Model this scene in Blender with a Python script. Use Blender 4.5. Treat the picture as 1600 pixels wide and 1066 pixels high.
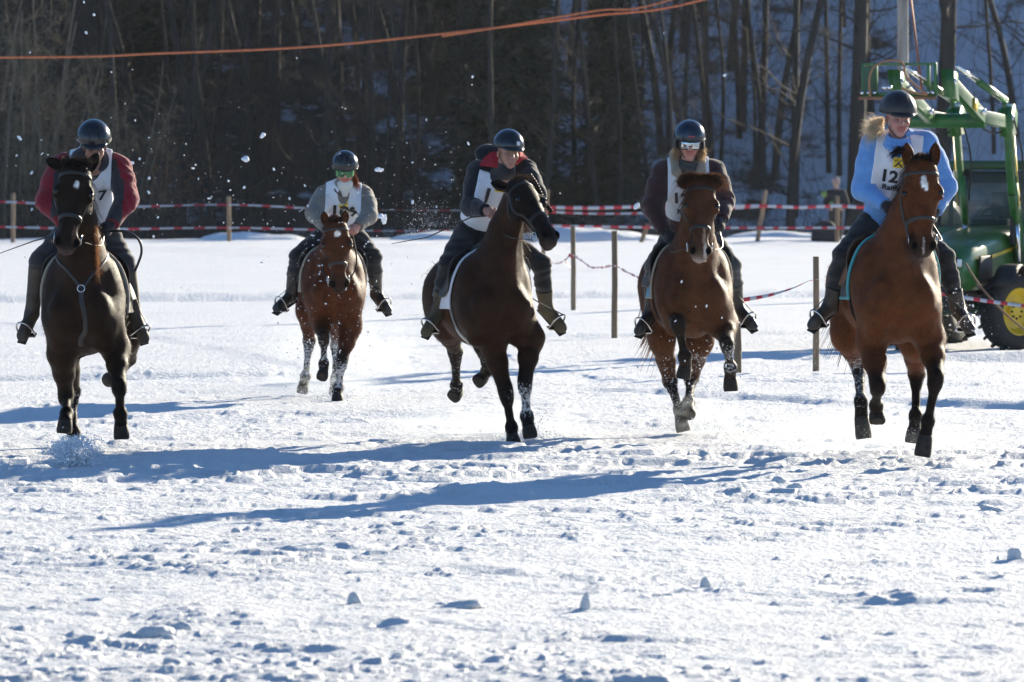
import bpy, bmesh, math, random
import numpy as np
from mathutils import Vector, Matrix
from mathutils.bvhtree import BVHTree
from mathutils.noise import noise as mnoise

R = math.radians
random.seed(7)
rng = np.random.default_rng(11)
for o in list(bpy.data.objects):
    bpy.data.objects.remove(o, do_unlink=True)
SC = bpy.context.scene
COL = SC.collection

# ------------------------------------------------------------------ camera, sky, sun, exposure
K = 1.6                                                # focal length against a 135 mm lens
FPX, CX, CY, CAMH = 6000.0 * K, 800.0, 260.0, 2.1        # focal length and horizon in pixels of the 1600 px wide photograph
cd = bpy.data.cameras.new('camera'); cam = bpy.data.objects.new('camera', cd); COL.objects.link(cam)
cam.location = (0, 0, CAMH); cam.rotation_euler = (R(90), 0, 0)
cd.sensor_width = 36; cd.lens = 36 * FPX / 1600
cd.shift_y = -(533.0 - CY) / 1600.0
cd.clip_start = 0.5; cd.clip_end = 2000
cd.dof.use_dof = True; cd.dof.focus_distance = 28.0 * K; cd.dof.aperture_fstop = 8.0
SC.camera = cam
SUN_EL, SUN_AZ = 15.4, 32.5                            # azimuth from +Y (away from the camera) towards +X
w = bpy.data.worlds.new('World'); SC.world = w; w.use_nodes = True
nt = w.node_tree; bg = nt.nodes['Background']
sky = nt.nodes.new('ShaderNodeTexSky'); sky.sky_type = 'NISHITA'; sky.sun_disc = False
sky.sun_elevation = R(SUN_EL); sky.sun_rotation = R(SUN_AZ); sky.altitude = 600; sky.air_density = 1.0; sky.dust_density = 0.2; sky.ozone_density = 5.0
nt.links.new(sky.outputs[0], bg.inputs[0]); bg.inputs[1].default_value = 0.085
sl = bpy.data.lights.new('sun', 'SUN'); sl.energy = 5.0; sl.angle = R(0.55); sl.color = (1.0, 0.90, 0.71)
sun = bpy.data.objects.new('sun', sl); COL.objects.link(sun)
sd = Vector((math.sin(R(SUN_AZ)) * math.cos(R(SUN_EL)), math.cos(R(SUN_AZ)) * math.cos(R(SUN_EL)), math.sin(R(SUN_EL))))
sun.rotation_euler = sd.to_track_quat('Z', 'Y').to_euler()
SC.view_settings.view_transform = 'Standard'; SC.view_settings.look = 'None'
SC.view_settings.exposure = 1.18; SC.view_settings.gamma = 1; SC.view_settings.use_curve_mapping = False
SC.render.engine = 'CYCLES'
SC.cycles.max_bounces = 6; SC.cycles.diffuse_bounces = 4; SC.cycles.glossy_bounces = 3; SC.cycles.transparent_max_bounces = 12
SC.cycles.use_denoising = True

SC.cycles.volume_bounces = 0; SC.cycles.volume_step_rate = 1
HAZE = 0.00005

# ------------------------------------------------------------------ helpers
def V(*a): return np.array(a, dtype=np.float64)
def U(px, py, Y):
    """The place in the scene that stands at this pixel of the photograph, Y metres away."""
    return V((px - CX) * Y / FPX, Y, CAMH - (py - CY) * Y / FPX)
def UK(px, py, Yn): return U(px, py, Yn * K)
def nrm(v):
    v = np.asarray(v, float); return v / (np.linalg.norm(v) + 1e-12)
def reach(P0, px, py, L, sgn):
    """Next joint of a bone of length L seen at px,py; sgn -1 bends it towards the camera, +1 away."""
    d = U(px, py, 1.0) - V(0, 0, CAMH); o = V(0, 0, CAMH) - P0
    a = d @ d; b = 2 * (d @ o); c = o @ o - L * L
    D = b * b - 4 * a * c
    if D < 0: Y = -b / (2 * a)
    else: Y = (-b + sgn * math.sqrt(D)) / (2 * a)
    return U(px, py, Y)

def tag(o, label=None, cat=None, group=None, kind=None):
    if label: o['label'] = label
    if cat: o['category'] = cat
    if group: o['group'] = group
    if kind: o['kind'] = kind
    return o
def empty(name, loc=(0, 0, 0)):
    o = bpy.data.objects.new(name, None); COL.objects.link(o); o.location = tuple(loc); o.empty_display_size = .2
    return o
def mesh_obj(name, verts, faces, mat=None, parent=None, smooth=True, mats=None, midx=None):
    me = bpy.data.meshes.new(name)
    verts = np.asarray(verts, dtype=np.float64)
    if parent is not None and parent.type == 'EMPTY':
        off = np.array(world_loc(parent)); verts = verts - off
    elif parent is not None:
        off = np.array(world_loc(parent)); verts = verts - off
    if isinstance(faces, np.ndarray):
        n, k = faces.shape
        me.vertices.add(len(verts)); me.vertices.foreach_set('co', verts.astype(np.float32).ravel())
        me.loops.add(n * k); me.loops.foreach_set('vertex_index', faces.astype(np.int32).ravel())
        me.polygons.add(n); me.polygons.foreach_set('loop_start', np.arange(0, n * k, k, dtype=np.int32))
        me.update(calc_edges=True)
    else:
        me.from_pydata([tuple(v) for v in verts], [], faces)
    for m in (mats or ([mat] if mat else [])): me.materials.append(m)
    if midx is not None: me.polygons.foreach_set('material_index', np.asarray(midx, dtype=np.int32))
    if smooth: me.polygons.foreach_set('use_smooth', np.ones(len(me.polygons), dtype=bool))
    me.update()
    o = bpy.data.objects.new(name, me); COL.objects.link(o)
    if parent is not None: o.parent = parent
    return o
def world_loc(o):
    p = Vector(o.location)
    while o.parent is not None: o = o.parent; p = p + Vector(o.location)
    return p
def set_col(o, col, name='Col'):
    a = o.data.color_attributes.new(name, 'FLOAT_COLOR', 'POINT')
    c = np.ones((len(o.data.vertices), 4), dtype=np.float32); c[:, :3] = col
    a.data.foreach_set('color', c.ravel())
def rebase(o, p):
    """Move the object's origin to p without moving its mesh."""
    co = np.empty(len(o.data.vertices) * 3, dtype=np.float32); o.data.vertices.foreach_get('co', co)
    co = co.reshape(-1, 3) - np.array(p, dtype=np.float32); o.data.vertices.foreach_set('co', co.ravel()); o.location = tuple(p); o.data.update()

class MB:
    """Collects simple shapes into one mesh."""
    def __init__(s): s.v = []; s.f = []; s.m = []
    def add(s, vs, fs, m=0):
        n = len(s.v); s.v.extend([tuple(x) for x in vs]); s.f.extend([tuple(n + i for i in f) for f in fs]); s.m.extend([m] * len(fs))
    def tube(s, pts, rad, seg=8, cap=True, m=0, flat=None):
        pts = [np.asarray(p, float) for p in pts]; n = len(pts)
        rads = rad if hasattr(rad, '__len__') else [rad] * n
        t0 = nrm(pts[1] - pts[0]); ref = V(0, 0, 1) if abs(t0[2]) < .9 else V(1, 0, 0)
        u = nrm(np.cross(t0, ref)); vs = []
        for i in range(n):
            t = nrm(pts[min(i + 1, n - 1)] - pts[max(i - 1, 0)])
            u = nrm(u - t * (u @ t)); v = np.cross(t, u)
            for k in range(seg):
                a = 2 * math.pi * k / seg
                vs.append(pts[i] + (u * math.cos(a) + v * math.sin(a) * (flat or 1)) * rads[i])
        fs = [(i * seg + k, i * seg + (k + 1) % seg, (i + 1) * seg + (k + 1) % seg, (i + 1) * seg + k) for i in range(n - 1) for k in range(seg)]
        if cap: fs += [tuple(range(seg - 1, -1, -1)), tuple((n - 1) * seg + k for k in range(seg))]
        s.add(vs, fs, m); return s
    def box(s, c, half, ax=None, m=0, bev=0.0):
        ax = np.eye(3) if ax is None else np.asarray(ax); c = np.asarray(c, float); h = np.asarray(half, float)
        if bev <= 0:
            vs = [c + ax.T @ (V(x, y, z) * h) for x in (-1, 1) for y in (-1, 1) for z in (-1, 1)]
            fs = [(0, 1, 3, 2), (4, 6, 7, 5), (0, 4, 5, 1), (2, 3, 7, 6), (0, 2, 6, 4), (1, 5, 7, 3)]
            s.add(vs, fs, m); return s
        bm = bmesh.new(); bmesh.ops.create_cube(bm, size=2)
        for v in bm.verts: v.co = Vector((v.co.x * h[0], v.co.y * h[1], v.co.z * h[2]))
        bmesh.ops.bevel(bm, geom=list(bm.edges), offset=bev, segments=2, affect='EDGES', profile=.5)
        bm.verts.index_update()
        s.add([c + ax.T @ np.array(v.co) for v in bm.verts], [tuple(v.index for v in f.verts) for f in bm.faces], m); bm.free(); return s
    def lathe(s, c, axis, prof, seg=24, m=0, ref=None, sy=1):
        axis = nrm(axis); ref = V(0, 0, 1) if ref is None and abs(axis[2]) < .9 else (V(1, 0, 0) if ref is None else np.asarray(ref, float))
        u = nrm(np.cross(axis, ref)); v = np.cross(axis, u); vs = []
        for (h, r) in prof:
            for k in range(seg):
                a = 2 * math.pi * k / seg; vs.append(np.asarray(c) + axis * h + (u * math.cos(a) + v * math.sin(a) * sy) * r)
        n = len(prof)
        fs = [(i * seg + k, i * seg + (k + 1) % seg, (i + 1) * seg + (k + 1) % seg, (i + 1) * seg + k) for i in range(n - 1) for k in range(seg)]
        fs += [tuple(range(seg - 1, -1, -1)), tuple((n - 1) * seg + k for k in range(seg))]
        s.add(vs, fs, m); return s
    def prism(s, outline, ax, c, th, m=0):
        """outline: 2-D points in the plane (ax0, ax1) round c, thickness th along ax2."""
        a0, a1, a2 = [np.asarray(a, float) for a in ax]; n = len(outline)
        vs = [c + a0 * x + a1 * y - a2 * th / 2 for x, y in outline] + [c + a0 * x + a1 * y + a2 * th / 2 for x, y in outline]
        s.add(vs, [tuple(range(n - 1, -1, -1)), tuple(range(n, 2 * n))] + [(i, (i + 1) % n, n + (i + 1) % n, n + i) for i in range(n)], m); return s
    def build(s, name, mat=None, parent=None, smooth=True, mats=None, fixn=True):
        o = mesh_obj(name, s.v, s.f, mat, parent, smooth, mats, s.m if mats else None)
        if fixn:
            bm = bmesh.new(); bm.from_mesh(o.data); bmesh.ops.recalc_face_normals(bm, faces=bm.faces); bm.to_mesh(o.data); bm.free()
        return o
def sharp(o, ang=40):
    try: o.data.set_sharp_from_angle(angle=R(ang))
    except Exception: pass
    return o
def crv(pts, n=24, closed=False):
    """Catmull-Rom through the points."""
    P = [np.asarray(p, float) for p in pts]; m = len(P)
    if m == 2: return [P[0] + (P[1] - P[0]) * t for t in np.linspace(0, 1, n)]
    out = []; segs = m if closed else m - 1; per = max(2, n // segs)
    for i in range(segs):
        p0, p1, p2, p3 = (P[(i - 1) % m] if closed or i else 2 * P[0] - P[1]), P[i % m], P[(i + 1) % m], (P[(i + 2) % m] if closed or i + 2 < m else 2 * P[-1] - P[-2])
        for k in range(per):
            t = k / per
            out.append(.5 * ((2 * p1) + (-p0 + p2) * t + (2 * p0 - 5 * p1 + 4 * p2 - p3) * t * t + (-p0 + 3 * p1 - 3 * p2 + p3) * t ** 3))
    if not closed: out.append(P[-1])
    return out

# value noise in numpy
_perm = rng.permutation(4096).astype(np.int64)
_val = rng.random(4096).astype(np.float32)
def vnoise(p, f=1.0, seed=0):
    q = np.asarray(p, dtype=np.float64) * f + seed * 17.31 + 500; i = np.floor(q).astype(np.int64); t = q - i; t = t * t * (3 - 2 * t)
    D = q.shape[-1]; out = 0
    for c in range(1 << D):
        h = 0; wt = 1.0
        for a in range(D):
            b = (c >> a) & 1
            h = _perm[(h + i[..., a] + b) & 4095]; wt = wt * (t[..., a] if b else 1 - t[..., a])
        out = out + _val[h] * wt
    return out
def fbm(p, f=1.0, o=4, seed=0, g=.5):
    s = 0; a = 1.0; n = 0
    for k in range(o): s = s + a * vnoise(p, f * 2 ** k, seed + k); n += a; a *= g
    return s / n

# ------------------------------------------------------------------ materials
def mat(name, col, rough=.6, metal=0, spec=.5, noise=0.0, nscale=8, bump=0.0, bscale=60, sheen=0, coat=0, attr=False, trans=0, dark=None, sss=0, coord='Object', alpha=1, stretch=None):
    m = bpy.data.materials.new(name); m.use_nodes = True; t = m.node_tree; b = t.nodes['Principled BSDF']
    b.inputs['Base Color'].default_value = (*col, 1); b.inputs['Roughness'].default_value = rough; b.inputs['Metallic'].default_value = metal
    b.inputs['Specular IOR Level'].default_value = spec; b.inputs['Sheen Weight'].default_value = sheen; b.inputs['Coat Weight'].default_value = coat
    b.inputs['Transmission Weight'].default_value = trans; b.inputs['Alpha'].default_value = alpha
    if sss: b.inputs['Subsurface Weight'].default_value = sss; b.inputs['Subsurface Radius'].default_value = (.012, .005, .003); b.inputs['Subsurface Scale'].default_value = 1
    tc = t.nodes.new('ShaderNodeTexCoord'); src = tc.outputs[coord]
    if stretch:
        mp = t.nodes.new('ShaderNodeMapping'); mp.inputs['Scale'].default_value = stretch; t.links.new(src, mp.inputs[0]); src = mp.outputs[0]
    base = None
    if attr:
        a = t.nodes.new('ShaderNodeAttribute'); a.attribute_name = 'Col'; base = a.outputs['Color']
    if noise or dark:
        n = t.nodes.new('ShaderNodeTexNoise'); n.inputs['Scale'].default_value = nscale; n.inputs['Detail'].default_value = 6; t.links.new(src, n.inputs['Vector'])
        mx = t.nodes.new('ShaderNodeMix'); mx.data_type = 'RGBA'
        rmp = t.nodes.new('ShaderNodeMapRange'); rmp.inputs[1].default_value = .35; rmp.inputs[2].default_value = .65; t.links.new(n.outputs['Fac'], rmp.inputs[0])
        if dark is None:
            mx.blend_type = 'MULTIPLY'; mx.inputs[0].default_value = 1
            cr = t.nodes.new('ShaderNodeMapRange'); cr.inputs[3].default_value = 1 - noise; cr.inputs[4].default_value = 1 + noise; t.links.new(rmp.outputs[0], cr.inputs[0])
            if base is not None: t.links.new(base, mx.inputs[6])
            else: mx.inputs[6].default_value = (*col, 1)
            t.links.new(cr.outputs[0], mx.inputs[7])
        else:
            t.links.new(rmp.outputs[0], mx.inputs[0]); mx.inputs[6].default_value = (*col, 1); mx.inputs[7].default_value = (*dark, 1)
            if base is not None: t.links.new(base, mx.inputs[6])
        base = mx.outputs[2]
    if base is not None: t.links.new(base, b.inputs['Base Color'])
    if bump:
        n2 = t.nodes.new('ShaderNodeTexNoise'); n2.inputs['Scale'].default_value = bscale; n2.inputs['Detail'].default_value = 5; t.links.new(src, n2.inputs['Vector'])
        bp = t.nodes.new('ShaderNodeBump'); bp.inputs['Strength'].default_value = bump; bp.inputs['Distance'].default_value = .01
        t.links.new(n2.outputs['Fac'], bp.inputs['Height']); t.links.new(bp.outputs[0], b.inputs['Normal'])
    return m

# ------------------------------------------------------------------ signed distance modelling
def surface_nets(F, lo, h):
    S = F < 0
    c = [(i >> 2 & 1, i >> 1 & 1, i & 1) for i in range(8)]
    nx, ny, nz = F.shape
    def sh(A, o): return A[o[0]:nx - 1 + o[0], o[1]:ny - 1 + o[1], o[2]:nz - 1 + o[2]]
    cnt = np.zeros((nx - 1, ny - 1, nz - 1), np.uint8)
    for o in c: cnt += sh(S, o)
    act = (cnt > 0) & (cnt < 8); I = np.argwhere(act)
    idx = -np.ones(act.shape, np.int64); idx[act] = np.arange(len(I))
    vals = np.stack([F[I[:, 0] + o[0], I[:, 1] + o[1], I[:, 2] + o[2]] for o in c], 1)
    acc = np.zeros((len(I), 3)); n = np.zeros(len(I))
    for a in range(8):
        for b in range(a + 1, 8):
            if sum(abs(c[a][k] - c[b][k]) for k in range(3)) != 1: continue
            fa, fb = vals[:, a], vals[:, b]; x = (fa < 0) != (fb < 0)
            t = np.where(x, fa / (fa - fb + 1e-20), 0)[:, None]
            p = np.array(c[a]) + (np.array(c[b]) - np.array(c[a])) * t
            acc[x] += p[x]; n[x] += 1
    v = (I + acc / n[:, None]) * h + lo
    fs = []
    for ax in range(3):
        o1 = [0, 0, 0]; o1[ax] = 1
        A = S[:nx - o1[0], :ny - o1[1], :nz - o1[2]]; B = S[o1[0]:, o1[1]:, o1[2]:]
        e = np.argwhere(A != B); u, w_ = [k for k in range(3) if k != ax]
        e = e[(e[:, u] > 0) & (e[:, w_] > 0) & (e[:, u] < act.shape[u]) & (e[:, w_] < act.shape[w_]) & (e[:, ax] < act.shape[ax])]
        if not len(e): continue
        def at(du, dw):
            q = e.copy(); q[:, u] -= du; q[:, w_] -= dw; return idx[q[:, 0], q[:, 1], q[:, 2]]
        q = np.stack([at(1, 1), at(0, 1), at(0, 0), at(1, 0)], 1)
        ins = A[e[:, 0], e[:, 1], e[:, 2]]
        if ax == 1: ins = ~ins
        q = np.where(ins[:, None], q, q[:, ::-1]); fs.append(q[(q >= 0).all(1)])
    return v, np.concatenate(fs)

class SDF:
    def __init__(s): s.p = []; s.clips = []; s.noise = None
    def copy(s, infl=0.0, sel=None):
        n = SDF(); n.p = [dict(q, infl=q['infl'] + infl) for q in s.p if sel is None or q['tag'] in sel]; return n
    def cone(s, a, b, ra, rb, k=.03, col=(.5, .5, .5), mode=1, u=None, w=1.0, tag='', cw=1.0):
        a = np.asarray(a, float); b = np.asarray(b, float); m = max(ra, rb) * max(1, w)
        if u is not None: u = nrm(u)
        s.p.append(dict(t='c', a=a, b=b, ra=ra, rb=rb, u=u, w=w, k=k, col=col, mode=mode, lo=np.minimum(a, b) - m, hi=np.maximum(a, b) + m, infl=0.0, tag=tag, cw=cw)); return s
    def ell(s, c, r, ax=None, k=.03, col=(.5, .5, .5), mode=1, tag='', cw=1.0):
        c = np.asarray(c, float); ax = np.eye(3) if ax is None else np.array([nrm(x) for x in ax]); r = np.array(r, float)
        e = np.sqrt(((ax * r[:, None]) ** 2).sum(0))
        s.p.append(dict(t='e', c=c, r=r, ax=ax, k=k, col=col, mode=mode, lo=c - e, hi=c + e, infl=0.0, tag=tag, cw=cw)); return s
    @staticmethod
    def dist(q, P):
        if q['t'] == 'c':
            ab = q['b'] - q['a']; D = P - q['a']
            if q['u'] is not None:
                cu = D @ q['u']; cb = ab @ q['u']; f = 1 / q['w'] - 1
                D = D + (cu * f)[..., None] * q['u']; ab = ab + cb * f * q['u']
            t = np.clip((D @ ab) / (ab @ ab + 1e-12), 0, 1)
            d = np.linalg.norm(D - t[..., None] * ab, axis=-1) - (q['ra'] + (q['rb'] - q['ra']) * t)
            if q['u'] is not None and q['w'] < 1: d = d * (q['w'] + (1 - q['w']) * .5)
            return d - q['infl']
        D = (P - q['c']) @ q['ax'].T; k0 = np.linalg.norm(D / q['r'], axis=-1); k1 = np.linalg.norm(D / q['r'] ** 2, axis=-1)
        return np.where(k1 > 1e-9, k0 * (k0 - 1) / (k1 + 1e-12), -q['r'].min()) - q['infl']
    def eval(s, P, blend=True):
        F = np.full(P.shape[:-1], 1.0)
        for q in s.p:
            d = SDF.dist(q, P)
            if q['mode'] == 1: k = q['k']; h = np.clip(.5 + .5 * (F - d) / k, 0, 1); F = F * (1 - h) + d * h - k * h * (1 - h)
            else: k = q['k']; d = -d; h = np.clip(.5 - .5 * (F - d) / k, 0, 1); F = F * (1 - h) + d * h + k * h * (1 - h)
        return F
    def field(s, h, lo=None, hi=None):
        pos = [q for q in s.p if q['mode'] == 1]
        if lo is None: lo = np.min([q['lo'] - q['infl'] for q in pos], 0) - 4 * h; hi = np.max([q['hi'] + q['infl'] for q in pos], 0) + 4 * h
        n = np.ceil((hi - lo) / h).astype(int) + 1
        F = np.full(n, 1.0, np.float32); X = [lo[i] + h * np.arange(n[i]) for i in range(3)]
        for q in s.p:
            pad = q['k'] + 3 * h + abs(q['infl']) + .012
            a = np.maximum(0, np.floor((q['lo'] - pad - lo) / h).astype(int)); b = np.minimum(n, np.ceil((q['hi'] + pad - lo) / h).astype(int) + 1)
            if (b <= a).any(): continue
            P = np.stack(np.meshgrid(X[0][a[0]:b[0]], X[1][a[1]:b[1]], X[2][a[2]:b[2]], indexing='ij'), -1)
            d = SDF.dist(q, P); G = F[a[0]:b[0], a[1]:b[1], a[2]:b[2]]; k = q['k']
            if q['mode'] == 1: t = np.clip(.5 + .5 * (G - d) / k, 0, 1); G[...] = G * (1 - t) + d * t - k * t * (1 - t)
            else: d = -d; t = np.clip(.5 - .5 * (G - d) / k, 0, 1); G[...] = G * (1 - t) + d * t + k * t * (1 - t)
        near = np.argwhere(np.abs(F) < max(.06, 4 * h)) if (s.clips or s.noise) else None
        if near is not None:
            P = near * h + lo; f = F[near[:, 0], near[:, 1], near[:, 2]].astype(float)
            if s.noise: f = f + s.noise(P)
            for c in s.clips: f = np.maximum(f, c(P))
            F[near[:, 0], near[:, 1], near[:, 2]] = f
            if s.clips:
                ins = np.argwhere(F <= -max(.06, 4 * h)); P = ins * h + lo; f = F[ins[:, 0], ins[:, 1], ins[:, 2]].astype(float)
                for c in s.clips: f = np.maximum(f, c(P))
                F[ins[:, 0], ins[:, 1], ins[:, 2]] = f
        return F, lo
    def mesh(s, h, lo=None, hi=None):
        F, lo = s.field(h, lo, hi)
        F[0] = F[-1] = 1; F[:, 0] = F[:, -1] = 1; F[:, :, 0] = F[:, :, -1] = 1
        return surface_nets(F, lo, h)
    def color(s, Vt, sharp=.015):
        W = np.zeros(len(Vt)); C = np.zeros((len(Vt), 3))
        for q in s.p:
            if q['mode'] != 1: continue
            w_ = np.exp(-np.clip(SDF.dist(q, Vt), -.03, .5) / sharp) * q['cw'] + 1e-12; W += w_; C += w_[:, None] * np.array(q['col'])
        return C / W[:, None]
    def build(s, name, h, mat, parent=None, color=False, lo=None, hi=None, sharp=.015):
        v, f = s.mesh(h, lo, hi); o = mesh_obj(name, v, f, mat, parent)
        if color: set_col(o, s.color(v, sharp if color is True else color))
        return o
def bvh_of(v, f): return BVHTree.FromPolygons([tuple(x) for x in v], [tuple(int(i) for i in x) for x in f])
def obvh(o):
    off = world_loc(o); return BVHTree.FromPolygons([v.co + off for v in o.data.vertices], [tuple(p.vertices) for p in o.data.polygons])
def strap(bvh, pts, width, th, name, m, parent, n=40, closed=False, off=0.0, snap=True, seg=None):
    P = crv(pts, n, closed); L = []
    for p in P:
        if snap:
            loc, no, i, d = bvh.find_nearest(Vector(p))
            L.append((np.array(loc) + np.array(no) * (th * .5 + off), np.array(no)))
        else:
            loc, no, i, d = bvh.find_nearest(Vector(p)); L.append((p, nrm(p - np.array(loc)) if d > 1e-4 else np.array(no)))
    if snap:
        for _ in range(2):
            q = [x[0] for x in L]; k = len(q)
            L = [(((q[(i - 1) % k] if closed or i else q[0]) + 2 * q[i] + (q[(i + 1) % k] if closed or i < k - 1 else q[-1])) / 4, L[i][1]) for i in range(k)]
    mb = MB(); vs = []; k = len(L)
    for i in range(k):
        a = L[(i - 1) % k][0] if closed or i else L[i][0]; b = L[(i + 1) % k][0] if closed or i < k - 1 else L[i][0]
        t = nrm(b - a); no = nrm(L[i][1] - t * (t @ L[i][1])); sd_ = np.cross(t, no)
        for (x, y) in ((-1, -1), (-1, .6), (-.7, 1), (.7, 1), (1, .6), (1, -1)): vs.append(L[i][0] + sd_ * x * width / 2 + no * y * th / 2)
    s6 = 6
    rg = range(k if closed else k - 1)
    fs = [(i * s6 + j, i * s6 + (j + 1) % s6, ((i + 1) % k) * s6 + (j + 1) % s6, ((i + 1) % k) * s6 + j) for i in rg for j in range(s6)]
    if not closed: fs += [tuple(range(s6)), tuple((k - 1) * s6 + j for j in range(s6 - 1, -1, -1))]
    mb.add(vs, fs); return mb.build(name, m, parent)
# ------------------------------------------------------------------ ground
def smooth(t): t = np.clip(t, 0, 1); return t * t * (3 - 2 * t)
def base_z(x, y):
    x = np.asarray(x, float); yr = np.asarray(y, float); y = yr / K
    z = .23 * smooth((y - 55) / 40) - 1.3 * smooth((y - 99) / 11)
    z = z + np.clip(y - 114, 0, 24) * .60 * smooth((y - 112) / 10) + np.clip(yr - 138 * K, 0, 190) * .30
    far = smooth((y - 112) / 14); p = np.stack([x, yr], -1)
    return z + far * (fbm(p, .09, 3, 5) - .5) * 3.0 + smooth((y - 70) / 25) * (1 - far) * (fbm(p, .25, 3, 15) - .5) * .22
def seg_d(x, y, a, b):
    a = np.array(a, float); b = np.array(b, float); ab = b - a; t = np.clip(((x - a[0]) * ab[0] + (y - a[1]) * ab[1]) / (ab @ ab), 0, 1)
    return np.hypot(x - a[0] - t * ab[0], y - a[1] - t * ab[1]), t
rgp = np.random.default_rng(77)
def field_z(x, y, dy):
    p = np.stack([x, y], -1); z = base_z(x, y)
    def oc(wl): return np.clip((wl / dy - 1.2) / 2, 0, 1)          # leave out what the mesh cannot carry at this distance
    rough = smooth((fbm(p * V(.6, 1), .35, 3, 30) - .36) / .2)
    z = z + (fbm(p * V(.7, 1), .32, 2, 1) - .5) * .06
    z = z + (fbm(p, 1.6, 2, 2) - .5) * .022 * oc(.5)
    q = p * V(.8, 1) + np.stack([vnoise(p, 1.3, 50), vnoise(p, 1.3, 51)], -1) * .25
    churn = .45 + .55 * smooth((fbm(p * V(.5, .8), .55, 3, 31) - .40) / .2)
    for wl, amp, sd_ in ((.40, .030, 60), (.19, .026, 61), (.10, .021, 62), (.052, .013, 63), (.026, .006, 64)):
        n_ = vnoise(q, 1 / wl, sd_); z = z + amp * np.clip(n_ - .42, 0, .42) * churn * oc(wl)
    for wl, amp, sd_, th in ((.62, .006, 70, .58), (.33, .011, 71, .61), (.20, .013, 72, .63), (.12, .011, 73, .64)):       # broken crust with sharp edges
        n_ = vnoise(q * V(.75, 1), 1 / wl, sd_) * .7 + vnoise(q, 3.1 / wl, sd_ + 5) * .3; z = z + amp * smooth((n_ - th) / .045) * (.35 + .65 * churn) * (.5 + vnoise(p, .9, sd_)) * oc(wl * .8) * (.8 + 2.0 * smooth((y - 28) / 18))
    cl = smooth((fbm(p * V(.6, .8), .9, 3, 33) - .50) / .14); n4 = vnoise(q, 13, 14) * .55 + vnoise(q, 31, 16) * .45; z = z + np.clip(n4 - .54, 0, .2) * .07 * cl * oc(.08)
    z = z + (fbm(p * V(.3, 1), 2.2, 3, 12) - .5) * .020 * oc(.3)
    # wheel ruts and low ploughed ridges across the field
    for a, b, w_, h_ in (((3.0, 34.5), (9.5, 30.2), .22, .035), ((1.3, 41.5), (9.0, 42.8), .22, .03), ((-9, 37.6), (-1.5, 38.8), .25, .04), ((.8, 36.5), (3.4, 33.6), .22, .03), ((4.5, 42.2), (9.5, 41.6), .4, .06), ((-2, 47), (7, 49), .3, .04), ((-14, 60), (10, 63), .6, .08), ((2.2, 37.6), (4.2, 37.2), .2, .03)):
        d, t = seg_d(x, y, (a[0], a[1] * K), (b[0], b[1] * K)); e = smooth(np.minimum(t, 1 - t) * 8 + .0)
        nn_ = .6 + .8 * vnoise(p, 3.5, 20); z = z + (h_ * np.exp(-(d / w_) ** 2) - 1.1 * h_ * np.exp(-((d - w_ * 2) / w_) ** 2)) * e * nn_
    return z
_prints = [(rgp.uniform(-6, 6.5), rgp.uniform(15.5, 46) * K, rgp.uniform(.055, .085), rgp.uniform(0, 6.28)) for _ in range(150)]
ys = []; y = 12.5 * K
while y < 112 * K: ys.append(y); y += max(.013, y * y / 12902 * .55)
ys = np.array(ys); NX = 900; uu = np.linspace(-.19 / K, .19 / K, NX)
YY, UU = np.meshgrid(ys, uu, indexing='ij'); XX = UU * YY; DY = np.repeat(np.gradient(ys)[:, None], NX, 1)
ZZ = field_z(XX, YY, DY)
for (hx_, hy_, hr_, ha_) in _prints:                                # hoof prints with a pushed up rim
    j0, j1 = np.searchsorted(ys, (hy_ - .35, hy_ + .35)); i0, i1 = np.searchsorted(uu, ((hx_ - .35) / hy_, (hx_ + .35) / hy_))
    if i1 - i0 < 3 or j1 - j0 < 2: continue
    r = np.hypot(XX[j0:j1, i0:i1] - hx_, (YY[j0:j1, i0:i1] - hy_) * .8) / hr_
    ZZ[j0:j1, i0:i1] += -.016 * np.exp(-r ** 4) + .010 * np.exp(-((r - 1.45) / .4) ** 2) * (.4 + vnoise(np.stack([XX[j0:j1, i0:i1], YY[j0:j1, i0:i1]], -1), 12, 3))
nr, nc = ZZ.shape; idx = np.arange(nr * nc).reshape(nr, nc)
fcs = np.stack([idx[:-1, :-1], idx[:-1, 1:], idx[1:, 1:], idx[1:, :-1]], -1).reshape(-1, 4)
SNOW = bpy.data.materials.new('trampled_snow'); SNOW.use_nodes = True; t_ = SNOW.node_tree; b_ = t_.nodes['Principled BSDF']
b_.inputs['Roughness'].default_value = .55; b_.inputs['Specular IOR Level'].default_value = .25
tc_ = t_.nodes.new('ShaderNodeTexCoord'); n_a = t_.nodes.new('ShaderNodeTexNoise'); n_a.inputs['Scale'].default_value = .9; n_a.inputs['Detail'].default_value = 5
mp_ = t_.nodes.new('ShaderNodeMapping'); mp_.inputs['Scale'].default_value = (.5, 1, 1); t_.links.new(tc_.outputs['Object'], mp_.inputs[0]); t_.links.new(mp_.outputs[0], n_a.inputs['Vector'])
cr_ = t_.nodes.new('ShaderNodeValToRGB'); cr_.color_ramp.elements[0].position = .42; cr_.color_ramp.elements[0].color = (.87, .875, .88, 1); cr_.color_ramp.elements[1].position = .72; cr_.color_ramp.elements[1].color = (.82, .82, .82, 1)
t_.links.new(n_a.outputs['Fac'], cr_.inputs[0]); n_d = t_.nodes.new('ShaderNodeTexNoise'); n_d.inputs['Scale'].default_value = 1.7; n_d.inputs['Detail'].default_value = 8; n_d.inputs['Roughness'].default_value = .7; t_.links.new(mp_.outputs[0], n_d.inputs['Vector'])
r_d = t_.nodes.new('ShaderNodeMapRange'); r_d.inputs[1].default_value = .66; r_d.inputs[2].default_value = .78; r_d.inputs[4].default_value = .5; t_.links.new(n_d.outputs['Fac'], r_d.inputs[0])
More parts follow.
